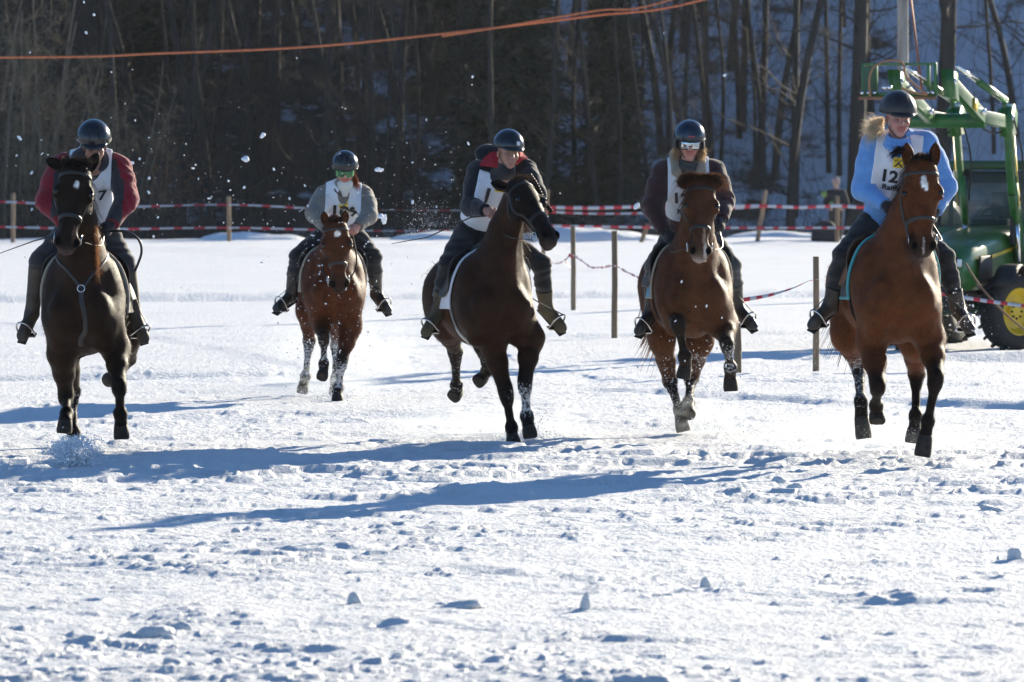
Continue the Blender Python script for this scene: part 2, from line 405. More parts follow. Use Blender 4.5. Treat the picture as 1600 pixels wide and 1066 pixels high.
mx_ = t_.nodes.new('ShaderNodeMix'); mx_.data_type = 'RGBA'; t_.links.new(r_d.outputs[0], mx_.inputs[0]); t_.links.new(cr_.outputs[0], mx_.inputs[6]); mx_.inputs[7].default_value = (.62, .60, .56, 1); t_.links.new(mx_.outputs[2], b_.inputs['Base Color'])
n_b = t_.nodes.new('ShaderNodeTexNoise'); n_b.inputs['Scale'].default_value = 16; n_b.inputs['Detail'].default_value = 8; n_b.inputs['Roughness'].default_value = .65; t_.links.new(tc_.outputs['Object'], n_b.inputs['Vector'])
bp_ = t_.nodes.new('ShaderNodeBump'); bp_.inputs['Strength'].default_value = 1; bp_.inputs['Distance'].default_value = .055; t_.links.new(n_b.outputs['Fac'], bp_.inputs['Height']); t_.links.new(bp_.outputs[0], b_.inputs['Normal'])
fo = mesh_obj('snow_field', np.stack([XX, YY, ZZ], -1).reshape(-1, 3), fcs, SNOW); tag(fo, kind='structure')
def gz(x, y): return float(field_z(np.array([x]), np.array([y]), np.array([.05]))[0])
# the wide ground round it, behind the camera and to the sides
gx = np.linspace(-220, 320, 136); gy = np.concatenate([np.linspace(-160, 96 * K, 75), np.linspace(98 * K, 420, 130)]); GX, GY = np.meshgrid(gx, gy)
GZ = base_z(GX, GY) - .12 * (GY < 100 * K)
idx = np.arange(GX.size).reshape(GX.shape); fcs = np.stack([idx[:-1, :-1], idx[:-1, 1:], idx[1:, 1:], idx[1:, :-1]], -1).reshape(-1, 4)
inside = (np.abs(GX / np.maximum(GY, 1)) < .17 / K) & (GY > 14 * K) & (GY < 106 * K); GZ = GZ - inside * .35
HILL = bpy.data.materials.new('snowy_wooded_slope'); HILL.use_nodes = True; t_ = HILL.node_tree; b_ = t_.nodes['Principled BSDF']; b_.inputs['Roughness'].default_value = .8; b_.inputs['Specular IOR Level'].default_value = .1
tc_ = t_.nodes.new('ShaderNodeTexCoord'); sx_ = t_.nodes.new('ShaderNodeSeparateXYZ'); t_.links.new(tc_.outputs['Object'], sx_.inputs[0])
n_a = t_.nodes.new('ShaderNodeTexNoise'); n_a.inputs['Scale'].default_value = .45; n_a.inputs['Detail'].default_value = 9; n_a.inputs['Roughness'].default_value = .68; t_.links.new(tc_.outputs['Object'], n_a.inputs['Vector'])
fx = t_.nodes.new('ShaderNodeMapRange'); fx.inputs[1].default_value = -14; fx.inputs[2].default_value = 13; fx.inputs[3].default_value = -.17; fx.inputs[4].default_value = .12; t_.links.new(sx_.outputs[0], fx.inputs[0])
ad = t_.nodes.new('ShaderNodeMath'); ad.operation = 'ADD'; t_.links.new(n_a.outputs['Fac'], ad.inputs[0]); t_.links.new(fx.outputs[0], ad.inputs[1])
fy = t_.nodes.new('ShaderNodeMapRange'); fy.inputs[1].default_value = 108 * K; fy.inputs[2].default_value = 113 * K; fy.inputs[3].default_value = .6; fy.inputs[4].default_value = 0; t_.links.new(sx_.outputs[1], fy.inputs[0])
a2 = t_.nodes.new('ShaderNodeMath'); a2.operation = 'ADD'; t_.links.new(ad.outputs[0], a2.inputs[0]); t_.links.new(fy.outputs[0], a2.inputs[1])
rr = t_.nodes.new('ShaderNodeMapRange'); rr.inputs[1].default_value = .46; rr.inputs[2].default_value = .56; t_.links.new(a2.outputs[0], rr.inputs[0])
mx_ = t_.nodes.new('ShaderNodeMix'); mx_.data_type = 'RGBA'; t_.links.new(rr.outputs[0], mx_.inputs[0]); mx_.inputs[6].default_value = (.055, .045, .035, 1); mx_.inputs[7].default_value = (.52, .54, .58, 1); t_.links.new(mx_.outputs[2], b_.inputs['Base Color'])
ho_ = mesh_obj('hillside_ground', np.stack([GX, GY, GZ], -1).reshape(-1, 3), fcs, HILL); tag(ho_, kind='structure')

# ------------------------------------------------------------------ wood
BARK = mat('dark_bark', (.034, .031, .028), rough=.9, noise=.4, nscale=3, bump=.6, bscale=25, stretch=(1, 1, .25))
BARKL = mat('pale_brown_bark', (.17, .135, .095), rough=.9, noise=.3, nscale=4, bump=.4, bscale=25)
TWIG = mat('bare_twigs', (.044, .038, .033), rough=.9, noise=.3, nscale=2)
TWIGL = mat('willow_twigs', (.20, .155, .10), rough=.9, noise=.3, nscale=2)
NEEDLE = mat('spruce_needles', (.022, .034, .022), rough=.85, noise=.4, nscale=1.5)
OAKL = mat('withered_leaves', (.20, .075, .032), rough=.85, noise=.4, nscale=5)
def ribbon_tree(seed, H, r0, nb, zb0, spread, twigs, lean=0, twl=.8, multi=0):
    """Trunk and twig meshes of a bare tree, base at the origin."""
    rg = np.random.default_rng(seed); tk = MB(); segs = 12
    stems = [(V(0, 0, 0), V(lean, rg.normal(0, .03), 1), H, r0)]
    for i in range(multi):
        a = rg.uniform(0, 6.28); stems.append((V(math.cos(a), math.sin(a), 0) * .15, V(math.cos(a) * rg.uniform(.1, .5), math.sin(a) * .3, 1), H * rg.uniform(.6, 1), r0 * rg.uniform(.5, .9)))
    TV = []; TF = []
    def tri_tube(pts, r_, k=3):
        n0 = len(TV); n = len(pts)
        for i, p in enumerate(pts):
            rr_ = r_ * (1 - .8 * i / (n - 1))
            for j in range(k): a = 6.283 * j / k; TV.append(p + V(math.cos(a), math.sin(a) * .7, math.sin(a) * .7) * rr_)
        for i in range(n - 1):
            for j in range(k): TF.append((n0 + i * k + j, n0 + i * k + (j + 1) % k, n0 + (i + 1) * k + (j + 1) % k, n0 + (i + 1) * k + j))
    for (b, d, Hs, rs) in stems:
        d = nrm(d); pts = [b - V(0, 0, .6)]; p = b.copy(); w_ = rg.normal(0, .012, 2)
        for i in range(segs):
            pts.append(p.copy()); d = nrm(d + V(w_[0] + rg.normal(0, .03), w_[1] + rg.normal(0, .03), .02)); p = p + d * Hs / segs
        rads = [rs * 1.25] + [rs * (1 - .75 * i / segs) for i in range(segs)]; tk.tube(pts, rads, 7, m=0)
        for i in range(nb):
            u = zb0 + (1 - zb0) * rg.random() ** 1.1; x = u * (len(pts) - 2) + 1; j = min(int(x), len(pts) - 2); q = pts[j] * (1 - x + j) + pts[j + 1] * (x - j)
            a = rg.uniform(0, 6.283); el = rg.uniform(.15, .9); L = spread * rg.uniform(.35, 1) * (1.25 - u); dd = nrm(V(math.cos(a), math.sin(a), el)); bp = [q]; c = q.copy()
            for s_ in range(4): dd = nrm(dd + rg.normal(0, .22, 3) + V(0, 0, .05)); c = c + dd * L / 4; bp.append(c.copy())
            tri_tube(bp, max(.008, rs * .28 * (1.1 - u)), 3)
            for k in range(twigs):
                t = rg.uniform(.25, 1) * 3.99; jj = int(t); s0 = bp[jj] * (1 - t + jj) + bp[jj + 1] * (t - jj); td = nrm(dd + rg.normal(0, .75, 3)); tl = twl * rg.uniform(.4, 1)
                s1 = s0 + td * tl * .5; s2 = s1 + nrm(td + rg.normal(0, .35, 3)) * tl * .5; tri_tube([s0, s1, s2], .0085, 3)
    return tk, np.array(TV), np.array(TF)
def proto(name, seed, H, r0, nb, zb0, spread, twigs, bark, twig, **kw):
    twigs += 5
    tk, tv, tf = ribbon_tree(seed, H, r0, nb, zb0, spread, twigs, **kw)
    root = empty('bare_tree'); tk.build('trunk', bark, root, fixn=False); mesh_obj('crown', tv, tf, twig, root); return root
def dup(root, loc, rz=0, sc=1.0, name=None):
    r = root.copy(); COL.objects.link(r); r.location = tuple(loc); r.rotation_euler = (0, 0, rz); r.scale = (sc, sc, sc)
    for ch in root.children:
        c = ch.copy(); COL.objects.link(c); c.parent = r
    return r
def park(root): 
    for ch in list(root.children): bpy.data.objects.remove(ch, do_unlink=True)
    bpy.data.objects.remove(root, do_unlink=True)
thin = [proto('t', 100 + i, 15, .085 + .02 * (i % 3), 30, .08, 3.0, 9, BARK, TWIG, lean=[-.06, .03, .12, 0, -.02, .07][i]) for i in range(6)]
thick = [proto('t', 200 + i, 18, .20 + .03 * i, 34, .22, 4.0, 10, BARK, TWIG, lean=[.0, .05, -.04][i]) for i in range(3)]
bushy = [proto('t', 300 + i, 9, .06, 16, .05, 2.6, 9, BARKL, TWIGL, lean=[.25, -.1][i], multi=6) for i in range(2)]
rt_ = random.Random(5)
ZN = [(70, 'at the far left edge'), (150, 'just left of the left rider'), (230, 'just right of the left rider'), (320, 'above the second far fence post'), (410, 'right of the second far fence post'), (480, 'left of the bib 109 rider'), (560, 'behind the bib 109 rider'), (640, 'right of the bib 109 rider'), (720, 'left of the red collar rider'), (800, 'behind the red collar rider'), (880, 'above the dark bay horse head'), (960, 'between the two middle riders'), (1040, 'left of the silver goggles rider'), (1110, 'behind the silver goggles rider'), (1180, 'right of the silver goggles rider'), (1250, 'above the leaning far post'), (1330, 'above the spectator'), (1420, 'left of the grey pole'), (1500, 'right of the grey pole'), (9999, 'at the far right edge')]
def zone(px): return next(z for p, z in ZN if px < p)
def plant(root, px, Y, sc, rz, label, group, cat='tree', name=None):
    Y = Y * K; x = (px - CX) * Y / FPX; z = float(base_z(np.array([x]), np.array([Y]))[0]); o = dup(root, (x, Y, z), rz, sc)
    if name: o.name = name
    return tag(o, label, cat, group)
# trunks that can be told apart in the photograph
for px, Y, sc, k in ((1332, 117, 1.15, 2), (1468, 119, 1.3, 1), (1240, 118, .75, 0), (1186, 120, .6, 1), (1160, 122, .55, 2), (1100, 119, .5, 0), (1045, 121, .5, 1), (620, 117, .6, 2), (560, 120, .5, 0), (725, 119, .55, 1)):
    plant(thick[k], px, Y, sc, rt_.uniform(0, 6), f'{"very thick" if sc > 1 else "stout straight"} dark trunk in the wood {zone(px)}', f'dark trunks {zone(px)}')
for i in range(185):
    px = -60 + 1720 * (i + rt_.random()) / 185; dens = 1.0 if px < 1250 else .3
    if rt_.random() > dens: continue
    Y = rt_.uniform(112.5, 134)
    plant(thin[rt_.randrange(6)], px, Y, rt_.uniform(.7, 1.25), rt_.uniform(0, 6.28), f'slender bare tree in the wood {zone(px)}', f'slender bare trees {zone(px)}')
for px, Y, sc, k in ((12, 108, 1.0, 0), (60, 109, 1.1, 1), (115, 108.5, .85, 0), (-30, 110, 1.1, 1), (175, 111, .8, 1), (235, 112, .7, 0)):
    plant(bushy[k], px, Y, sc, rt_.uniform(0, 6), 'pale brown many stemmed willow at the left edge of the wood' if px < 130 else 'smaller pale willow behind the red jacket rider', 'willows at the left edge' if px < 130 else 'smaller willows', name='willow_tree')
# young oak still holding rusty leaves
def leafy(seed, n, c, r, size):
    rg = np.random.default_rng(seed); P = c + rg.normal(0, 1, (n, 3)) * r; vs = []; fs = []
    for i, p in enumerate(P):
        a = nrm(rg.normal(0, 1, 3)); b = nrm(np.cross(a, rg.normal(0, 1, 3))); s_ = size * rg.uniform(.5, 1.2); vs += [p - a * s_, p - b * s_ * .5, p + a * s_, p + b * s_ * .5]; fs.append((4 * i, 4 * i + 1, 4 * i + 2, 4 * i + 3))
    return np.array(vs), np.array(fs)
ok = plant(thin[2], 262, 111.5, .55, 1.0, 'young oak holding rusty withered leaves in the wood right of the left rider', 'young oaks', name='oak_tree')
lv, lf = leafy(4, 500, V(0, 0, 4.9), V(1.3, 1.0, 1.1), .09); lo_ = mesh_obj('leaves', lv, lf, OAKL); lo_.parent = ok
# spruces
def spruce(seed, H, R0, dens):
    rg = np.random.default_rng(seed); root = empty('spruce_tree'); MB().tube([V(0, 0, -.6), V(0, 0, H * .5), V(0, 0, H)], [.2, .12, .03], 8).build('trunk', BARK, root, fixn=False)
    vs = []; fs = []; z = .5
    while z < H - .3:
        R_ = R0 * (1 - z / H) ** .8; nb = 9
        for k in range(nb):
            a = rg.uniform(0, 6.283); L = R_ * rg.uniform(.6, 1.1); d = V(math.cos(a), math.sin(a), -.12)
            m = int(10 * dens * max(.5, L))
            for j in range(m):
                u = (j + .5) / m; p = V(0, 0, z) + d * L * u + V(0, 0, -.18 * L * u * u + rg.normal(0, .04)); side = nrm(V(-d[1], d[0], 0)); wd = .30 * (1 - u) + .10; fl = rg.uniform(-1, 1)
                q = p + side * wd * fl * 1.4 + V(0, 0, -abs(fl) * .22 - rg.random() * .12); e = nrm(d * .6 + side * fl + V(0, 0, rg.normal(0, .3))) * rg.uniform(.12, .26); e2 = nrm(np.cross(e, rg.normal(0, 1, 3))) * .035
                b = len(vs); vs += [q - e - e2 * .4, q - e2, q + e, q + e2]; fs.append((b, b + 1, b + 2, b + 3))
                b = len(vs); e2 = nrm(np.cross(e, V(0, 0, 1)) + V(0, 0, .8)) * .03; vs += [p - e, p - e2, p + e, p + e2]; fs.append((b, b + 1, b + 2, b + 3))
        z += .17
    mesh_obj('crown', np.array(vs), np.array(fs), NEEDLE, root); return root
sp1 = spruce(1, 15, 2.4, 2.2); sp2 = spruce(2, 12, 2.0, 2.0)
for k, px, Y, sc, lb in ((sp1, 792, 117, 1.05, 'tall dark spruce behind the rider with the red collar'), (sp2, 955, 118, .8, 'drooping dark spruce between the two middle riders'), (sp2, 700, 124, .8, 'dark spruce set back left of the rider with the red collar'),
                         (sp1, 250, 124, .9, 'dark spruce deep in the wood behind the red jacket rider')):
    plant(k, px, Y, sc, rt_.uniform(0, 6), lb, 'dark spruces', name='spruce_tree')
for r_ in thin + thick + bushy + [sp1, sp2]: park(r_)
# undergrowth along the foot of the wood
rg = np.random.default_rng(9); vs = []; fs = []
def under(n, px0, px1, y0, y1, h0, h1, w_, lean=.35):
    for i in range(n):
        Y = rg.uniform(y0, y1) * K; px = rg.uniform(px0, px1); x = (px - CX) * Y / FPX; z = None
        p = V(x, Y, 0); L = rg.uniform(h0, h1); d = nrm(V(rg.normal(0, lean), rg.normal(0, .2), 1)); UNDER.append((p, d, L, w_))
UNDER = []
under(5200, -60, 1660, 106.5, 113, .5, 2.3, .013); under(2600, -60, 1100, 106.5, 112, .3, 1.4, .03, .7); under(500, -60, 300, 106.5, 110, 1.5, 4.5, .018, .3); under(420, 1250, 1660, 116, 130, .6, 2.6, .012, .6); under(2600, -60, 1250, 112, 130, .8, 3.0, .010, .3)
P = np.array([u[0] for u in UNDER]); zz = base_z(P[:, 0], P[:, 1])
for (p, d, L, w_), z in zip(UNDER, zz):
    p = p + V(0, 0, z - .1); b = len(vs); c = p; dd = d
    for k in range(4):
        r_ = w_ * (1 - k * .28); vs += [c + V(-r_, 0, 0), c + V(r_, 0, 0)]; dd = nrm(dd + rg.normal(0, .18, 3)); c = c + dd * L / 3
    fs += [(b + 2 * k, b + 2 * k + 1, b + 2 * k + 3, b + 2 * k + 2) for k in range(3)]
uo = mesh_obj('undergrowth', np.array(vs), np.array(fs), TWIG); tag(uo, kind='stuff')
# snow banks at the field's edge
for px, Y, w_, h_, lb in ((690, 98, 1.5, .30, 'low snow bank at the field edge left of the red collar rider'), (385, 99, 1.3, .22, 'low snow bank beside the second far fence post'), (905, 97, 1.7, .42, 'sloping snow bank between the two middle riders'), (1225, 98, 1.6, .3, 'low snow bank right of the leaning fence post')):
    Y = Y * K; x = (px - CX) * Y / FPX; s_ = SDF(); s_.ell(V(x, Y, .15), (w_, 1.0, h_), None, .05); s_.ell(V(x + w_ * .6, Y + .2, .1), (w_ * .8, .8, h_ * .7), None, .2); s_.noise = lambda P: .12 * (fbm(P, 1.6, 3, 3) - .5) * 2
    o = s_.build('snow_bank', .12, SNOW); tag(o, lb, 'snow bank', 'snow banks')

# ------------------------------------------------------------------ fences, tape, ropes, pole
WOOD = mat('weathered_post', (.21, .15, .095), rough=.85, noise=.3, nscale=10, bump=.5, bscale=50, stretch=(1, 1, .15))
RED = mat('tape_red', (.60, .03, .05), rough=.45); TWH = mat('tape_white', (.55, .54, .56), rough=.45)
ORANGE = mat('orange_rope', (.50, .15, .06), rough=.7, noise=.2, nscale=30)
def post(px, ytop, ybot, Y, pxt, r_, label, z0=None):
    t = UK(pxt, ytop, Y); b = UK(px, ybot, Y); d = nrm(t - b); mb = MB(); mb.tube([b - d * .25, b + d * .3, (t + b) / 2 + V(.006, 0, 0), t - d * .01, t], [r_, r_, r_ * .97, r_ * .93, r_ * .85], 9); o = mb.build('fence_post', WOOD); sharp(o, 50); tag(o, label, 'fence post', 'fence posts'); return o
for px, yt, yb, pxt, lb in ((20, 302, 381, 20, 'far wooden fence post at the left edge of the field'), (358, 307, 382, 357, 'far wooden fence post between the two left riders'), (846, 296, 384, 856, 'far wooden fence post behind the head of the dark bay horse'), (1184, 297, 374, 1196, 'far wooden fence post leaning to the right, right of the silver goggles rider'), (1308, 306, 380, 1308, 'far wooden fence post beside the standing spectator'), (1000, 350, 384, 1012, 'far leaning wooden fence post behind the maroon jacket rider')):
    post(px, yt, yb, 95, pxt, .055, lb)
for px, yt, yb, Y, pxt, r_, lb in ((896, 353, 486, 56, 895, .038, 'thin near fence post right of the dark bay horse'), (960, 361, 531, 46.7, 960, .038, 'thicker near fence post between the two middle horses'), (1153, 505, 592, 39, 1152, .04, 'short near fence post beside the right foot of the silver goggles rider'), (1275, 401, 586, 39.2, 1275, .034, 'tall near fence post left of the bright bay horse'), (849, 378, 470, 62, 849, .038, 'near fence post just behind the neck of the dark bay horse')):
    post(px, yt, yb, Y, pxt, r_, lb)
def tape(pts, width, label, period=.42, twist=.0, frac=.45):
    P = crv(pts, max(60, 30 * len(pts))); vs = []; fs = []; mi = []; s_ = 0; L = []
    for i in range(len(P)): L.append(s_); s_ += np.linalg.norm(P[min(i + 1, len(P) - 1)] - P[i])
    N = int(s_ / .07); Q = []; Lq = np.linspace(0, s_ * .999, N); Pn = np.array(P)
    for k in range(3): Q.append(np.interp(Lq, L, Pn[:, k]))
    Q = np.stack(Q, 1)
    for i in range(N):
        a = twist * (math.sin(Lq[i] * 1.3) * 2 + Lq[i] * .8) + .15; u = V(math.sin(a) * .25, math.sin(a), math.cos(a)) * width / 2
        n_ = V(0, -1, 0) * .0015; vs += [Q[i] - u + n_, Q[i] + u + n_, Q[i] + u - n_, Q[i] - u - n_]
    for i in range(N - 1):
        b = 4 * i; fs += [(b + j, b + (j + 1) % 4, b + 4 + (j + 1) % 4, b + 4 + j) for j in range(4)]; mi += [0 if (Lq[i] % period) < period * frac else 1] * 4
    o = mesh_obj('barrier_tape', np.array(vs), np.array(fs), mats=[RED, TWH], midx=mi, smooth=False); tag(o, label, 'barrier tape', 'barrier tapes'); return o
F = lambda px, py, Y=94.9: UK(px, py, Y)
tape([F(-80, 312), F(20, 316), F(180, 323), F(357, 320), F(520, 327), F(700, 329), F(856, 327)], .055, 'far upper red and white tape running left behind the riders', .55, .12)
tape([F(-80, 352), F(20, 355), F(180, 358), F(357, 356), F(600, 361), F(851, 357)], .055, 'far lower red and white tape running left behind the riders', .55, .10)
tape([F(856, 324), F(930, 325), F(1040, 322), F(1192, 322), F(1250, 324), F(1308, 322), F(1400, 325), F(1700, 322)], .085, 'far upper red and white tape on the right side of the field', .40, .0)
tape([F(856, 331), F(930, 334), F(1010, 333), F(1080, 329), F(1190, 324)], .06, 'slack second tape just under the upper one right of the dark bay horse', .40, .15)
tape([F(851, 353), F(1000, 355), F(1186, 356), F(1308, 356), F(1700, 357)], .065, 'far lower red and white tape on the right side of the field', .40, .05)
tape([UK(849, 405, 61.9), UK(872, 412, 59), UK(895, 400, 55.9), UK(925, 418, 51), UK(960, 416, 46.6), UK(985, 428, 44.5), UK(1060, 462, 41), UK(1153, 470, 38.9)], .035, 'slack twisted near tape between the two middle horses', .16, 1.5)
tape([UK(1153, 470, 38.9), UK(1200, 462, 39), UK(1240, 450, 39.1), UK(1275, 437, 39.1), UK(1330, 446, 39.4), UK(1400, 452, 39.8), UK(1480, 460, 40), UK(1512, 466, 40), UK(1560, 473, 40), UK(1660, 486, 40)], .045, 'near red and white tape running right past the tractor wheel', .17, .5)
tape([UK(895, 402, 55.85), UK(889, 398, 55.8), UK(884, 408, 55.8), UK(890, 418, 55.8)], .05, 'loose knotted tape end on the thin near fence post', .2, 1)
PW = mat('grey_pole_wood', (.30, .27, .24), rough=.85, noise=.35, nscale=6, bump=.5, bscale=30, stretch=(1, 1, .2))
xb, yb_ = 611 * 60 / 6000, 60.0 * K
mb = MB(); mb.tube([V(xb, yb_, -.3), V(xb, yb_, 3), V(xb - .01, yb_, 6.2)], [.10, .092, .08], 14); po = mb.build('timber_pole', PW); sharp(po, 50); tag(po, 'tall grey timber pole rising behind the tractor loader', 'pole')
mb = MB(); mb.tube([V(-18.5, 60 * K, -.3), V(-18.5, 60 * K, 5.0)], [.10, .08], 12); po2 = mb.build('timber_pole', PW); tag(po2, 'tall grey timber pole beyond the left edge that carries the orange rope', 'pole')
ptop = V(xb, yb_ - .08, 5.7)
mb = MB(); a_ = V(-18.5, 59.9 * K, 3.78); mb.tube(crv([a_, UK(0, 90, 60), UK(250, 83.5, 60), UK(500, 72, 60), UK(760, 45, 60), UK(925, 25, 60), UK(1090, 2, 60), ptop], 60), .020, 6)
o = mb.build('rope', ORANGE); tag(o, 'long orange rope strung across the top of the scene', 'rope', 'orange ropes')
mb = MB(); mb.tube(crv([UK(690, 57, 59.9), UK(790, 41, 59.9), UK(930, 17, 59.9), UK(1050, -1, 59.9), ptop + V(0, 0, .35)], 40), .018, 6)
o = mb.build('rope', ORANGE); tag(o, 'upper strand of orange rope joining the long rope right of the middle', 'rope', 'orange ropes')

# ------------------------------------------------------------------ tractor
TG = mat('tractor_green', (.020, .115, .018), rough=.36, coat=.25, noise=.25, nscale=7); TGD = mat('tractor_dark_green', (.015, .065, .025), rough=.4, noise=.2, nscale=6)
TY = mat('tractor_yellow', (.62, .42, .02), rough=.4, noise=.1, nscale=8); TK = mat('tractor_black', (.014, .014, .014), rough=.6); TYRE = mat('tyre_rubber', (.020, .020, .021), rough=.85, bump=.4, bscale=30)
GLASS = mat('cab_glass', (.10, .14, .14), rough=.05, spec=.7, alpha=.42); CHROME = mat('chrome_rod', (.8, .8, .8), rough=.12, metal=1); LAMP = mat('lamp_glass', (.75, .75, .72), rough=.1, spec=.8)
SEATC = mat('cab_interior', (.03, .03, .032), rough=.8); HOSE = mat('hydraulic_hose', (.02, .02, .02), rough=.5)
ya = R(20); tf = V(-math.sin(ya), -math.cos(ya), 0); tr_ = V(math.cos(ya), -math.sin(ya), 0); tu = V(0, 0, 1); TA = (tr_, tf, tu)
TO = UK(1580, 486, 44) * V(1, 1, 0) - tr_ * .62 - tf * 1.2
def T(l, f, z): return TO + tr_ * l + tf * f + tu * z
trc = empty('tractor', TO); tag(trc, 'green farm tractor with yellow wheel rims and raised front loader', 'tractor')
def tbox(name, l, f, z, hl, hf, hz, m, par=trc, bev=.02, ax=TA): return sharp(MB().box(T(l, f, z), (hl, hf, hz), ax, bev=bev).build(name, m, par), 40)
# bonnet as a lofted body
def loft(name, secs, m, par, th=1):
    mb = MB(); n = 20; vs = []
    for (f, wl, z0, z1, rr_) in secs:
        for k in range(n):
            a = 2 * math.pi * k / n; c, s_ = math.cos(a), math.sin(a); x = wl * np.sign(c) * abs(c) ** rr_; z = (z0 + z1) / 2 + (z1 - z0) / 2 * np.sign(s_) * abs(s_) ** rr_; vs.append(T(x, f, z))
    K = len(secs); fs = [(i * n + k, i * n + (k + 1) % n, (i + 1) * n + (k + 1) % n, (i + 1) * n + k) for i in range(K - 1) for k in range(n)] + [tuple(range(n)), tuple((K - 1) * n + k for k in range(n - 1, -1, -1))]
    mb.add(vs, fs); return sharp(mb.build(name, m, par), 50)
hood = loft('bonnet', [(-.05, .40, .70, 1.42, .45), (.6, .38, .68, 1.38, .45), (1.3, .35, .66, 1.30, .45), (1.75, .31, .66, 1.20, .5), (1.93, .26, .70, 1.08, .6)], TG, trc)
MB().box(T(0, 1.93, .90), (.20, .03, .17), TA, bev=.02).build('grille', TK, trc)
for sg in (-1, 1):
    tbox('side_grille', sg * .36, 1.35, .92, .012, .26, .16, TK); MB().box(T(sg * .385, .55, 1.12), (.006, .62, .02), (tr_, nrm(tf - tu * .09), tu), bev=.004).build('stripe', TY, hood)
    tbox('headlight', sg * .17, 1.93, 1.0, .07, .025, .045, LAMP, bev=.012)
tbox('chassis', 0, .4, .62, .22, 1.35, .16, TK); tbox('front_axle', 0, 1.2, .46, .52, .07, .07, TGD); tbox('front_weight', 0, 2.02, .62, .26, .10, .12, TK, bev=.03)
tbox('engine_side', .27, .7, .72, .10, .5, .10, TK)
# cab
cab = empty('cab', (0, 0, 0)); cab.parent = trc; cab.location = Vector(T(0, -.6, 1)) - world_loc(trc)
roof = tbox('roof', 0, -.62, 2.115, .68, .80, .055, TGD, cab, .04)
def strut(a, b, r_, m, name, par): return sharp(MB().tube([a, b], r_, 6).build(name, m, par), 40)
for l0, f0_, l1, f1_ in ((-.60, .02, -.58, -.05), (.60, .02, .58, -.05), (-.60, -1.25, -.58, -1.2), (.60, -1.25, .58, -1.2), (-.62, -.6, -.60, -.6), (.62, -.6, .60, -.6)): strut(T(l0, f0_, 1.0), T(l1, f1_, 2.07), .032, TK, 'pillar', cab)
MB().prism([(-.57, -.33), (.57, -.33), (.56, .34), (-.56, .34)], (tr_, nrm(tu - tf * .06), tf), T(0, -.01, 1.72), .008).build('windscreen', GLASS, cab)
for sg in (-1, 1): MB().prism([(-.6, -.5), (.6, -.5), (.58, .5), (-.58, .5)], (tf, tu, tr_), T(sg * .60, -.6, 1.55), .008).build('side_window', GLASS, cab)
MB().prism([(-.57, -.4), (.57, -.4), (.56, .4), (-.56, .4)], (tr_, tu, tf), T(0, -1.24, 1.64), .008).build('rear_window', GLASS, cab)
tbox('cowl', 0, -.03, 1.2, .6, .06, .20, TGD, cab); tbox('seat', 0, -.85, 1.25, .24, .22, .10, SEATC, cab, .04); tbox('seat_back', 0, -1.02, 1.52, .23, .06, .28, SEATC, cab, .04)
c_ = T(0, -.42, 1.52); wx = nrm(tf * .6 + tu * .8); wy = np.cross(tr_, wx); sw = MB().tube([c_ + tr_ * math.cos(t) * .19 + nrm(tf * -.8 + tu * .6) * math.sin(t) * .19 for t in np.linspace(0, 2 * math.pi, 21)], .014, 6, cap=False).tube([c_, T(0, -.15, 1.25)], .02, 6).box(c_, (.18, .02, .012), TA).build('steering_wheel', TK, cab)
tbox('dashboard', 0, -.16, 1.36, .22, .09, .13, SEATC, cab, .03); tbox('sun_visor', -.05, -.06, 1.97, .30, .02, .07, mat('visor_blue', (.02, .035, .08), rough=.4), cab, .01)
for sg in (-1, 1):
    for l_ in (.33,): MB().lathe(T(sg * l_, .04, 2.02), tf, [(0, .055), (.05, .062), (.055, .055), (.056, .001)], 16).build('work_light', LAMP, cab); MB().lathe(T(sg * l_, .0, 2.02), tf, [(0, .05), (.05, .072), (.06, .072), (.06, .06)], 16).build('light_housing', TK, cab)
MB().tube([T(.6, .0, 1.7), T(.78, .1, 1.8)], .014, 6).box(T(.80, .1, 1.68), (.07, .02, .13), TA, bev=.02).build('mirror', TK, cab)
strut(T(.44, .5, 1.2), T(.44, .5, 2.2), .032, TK, 'exhaust', trc)
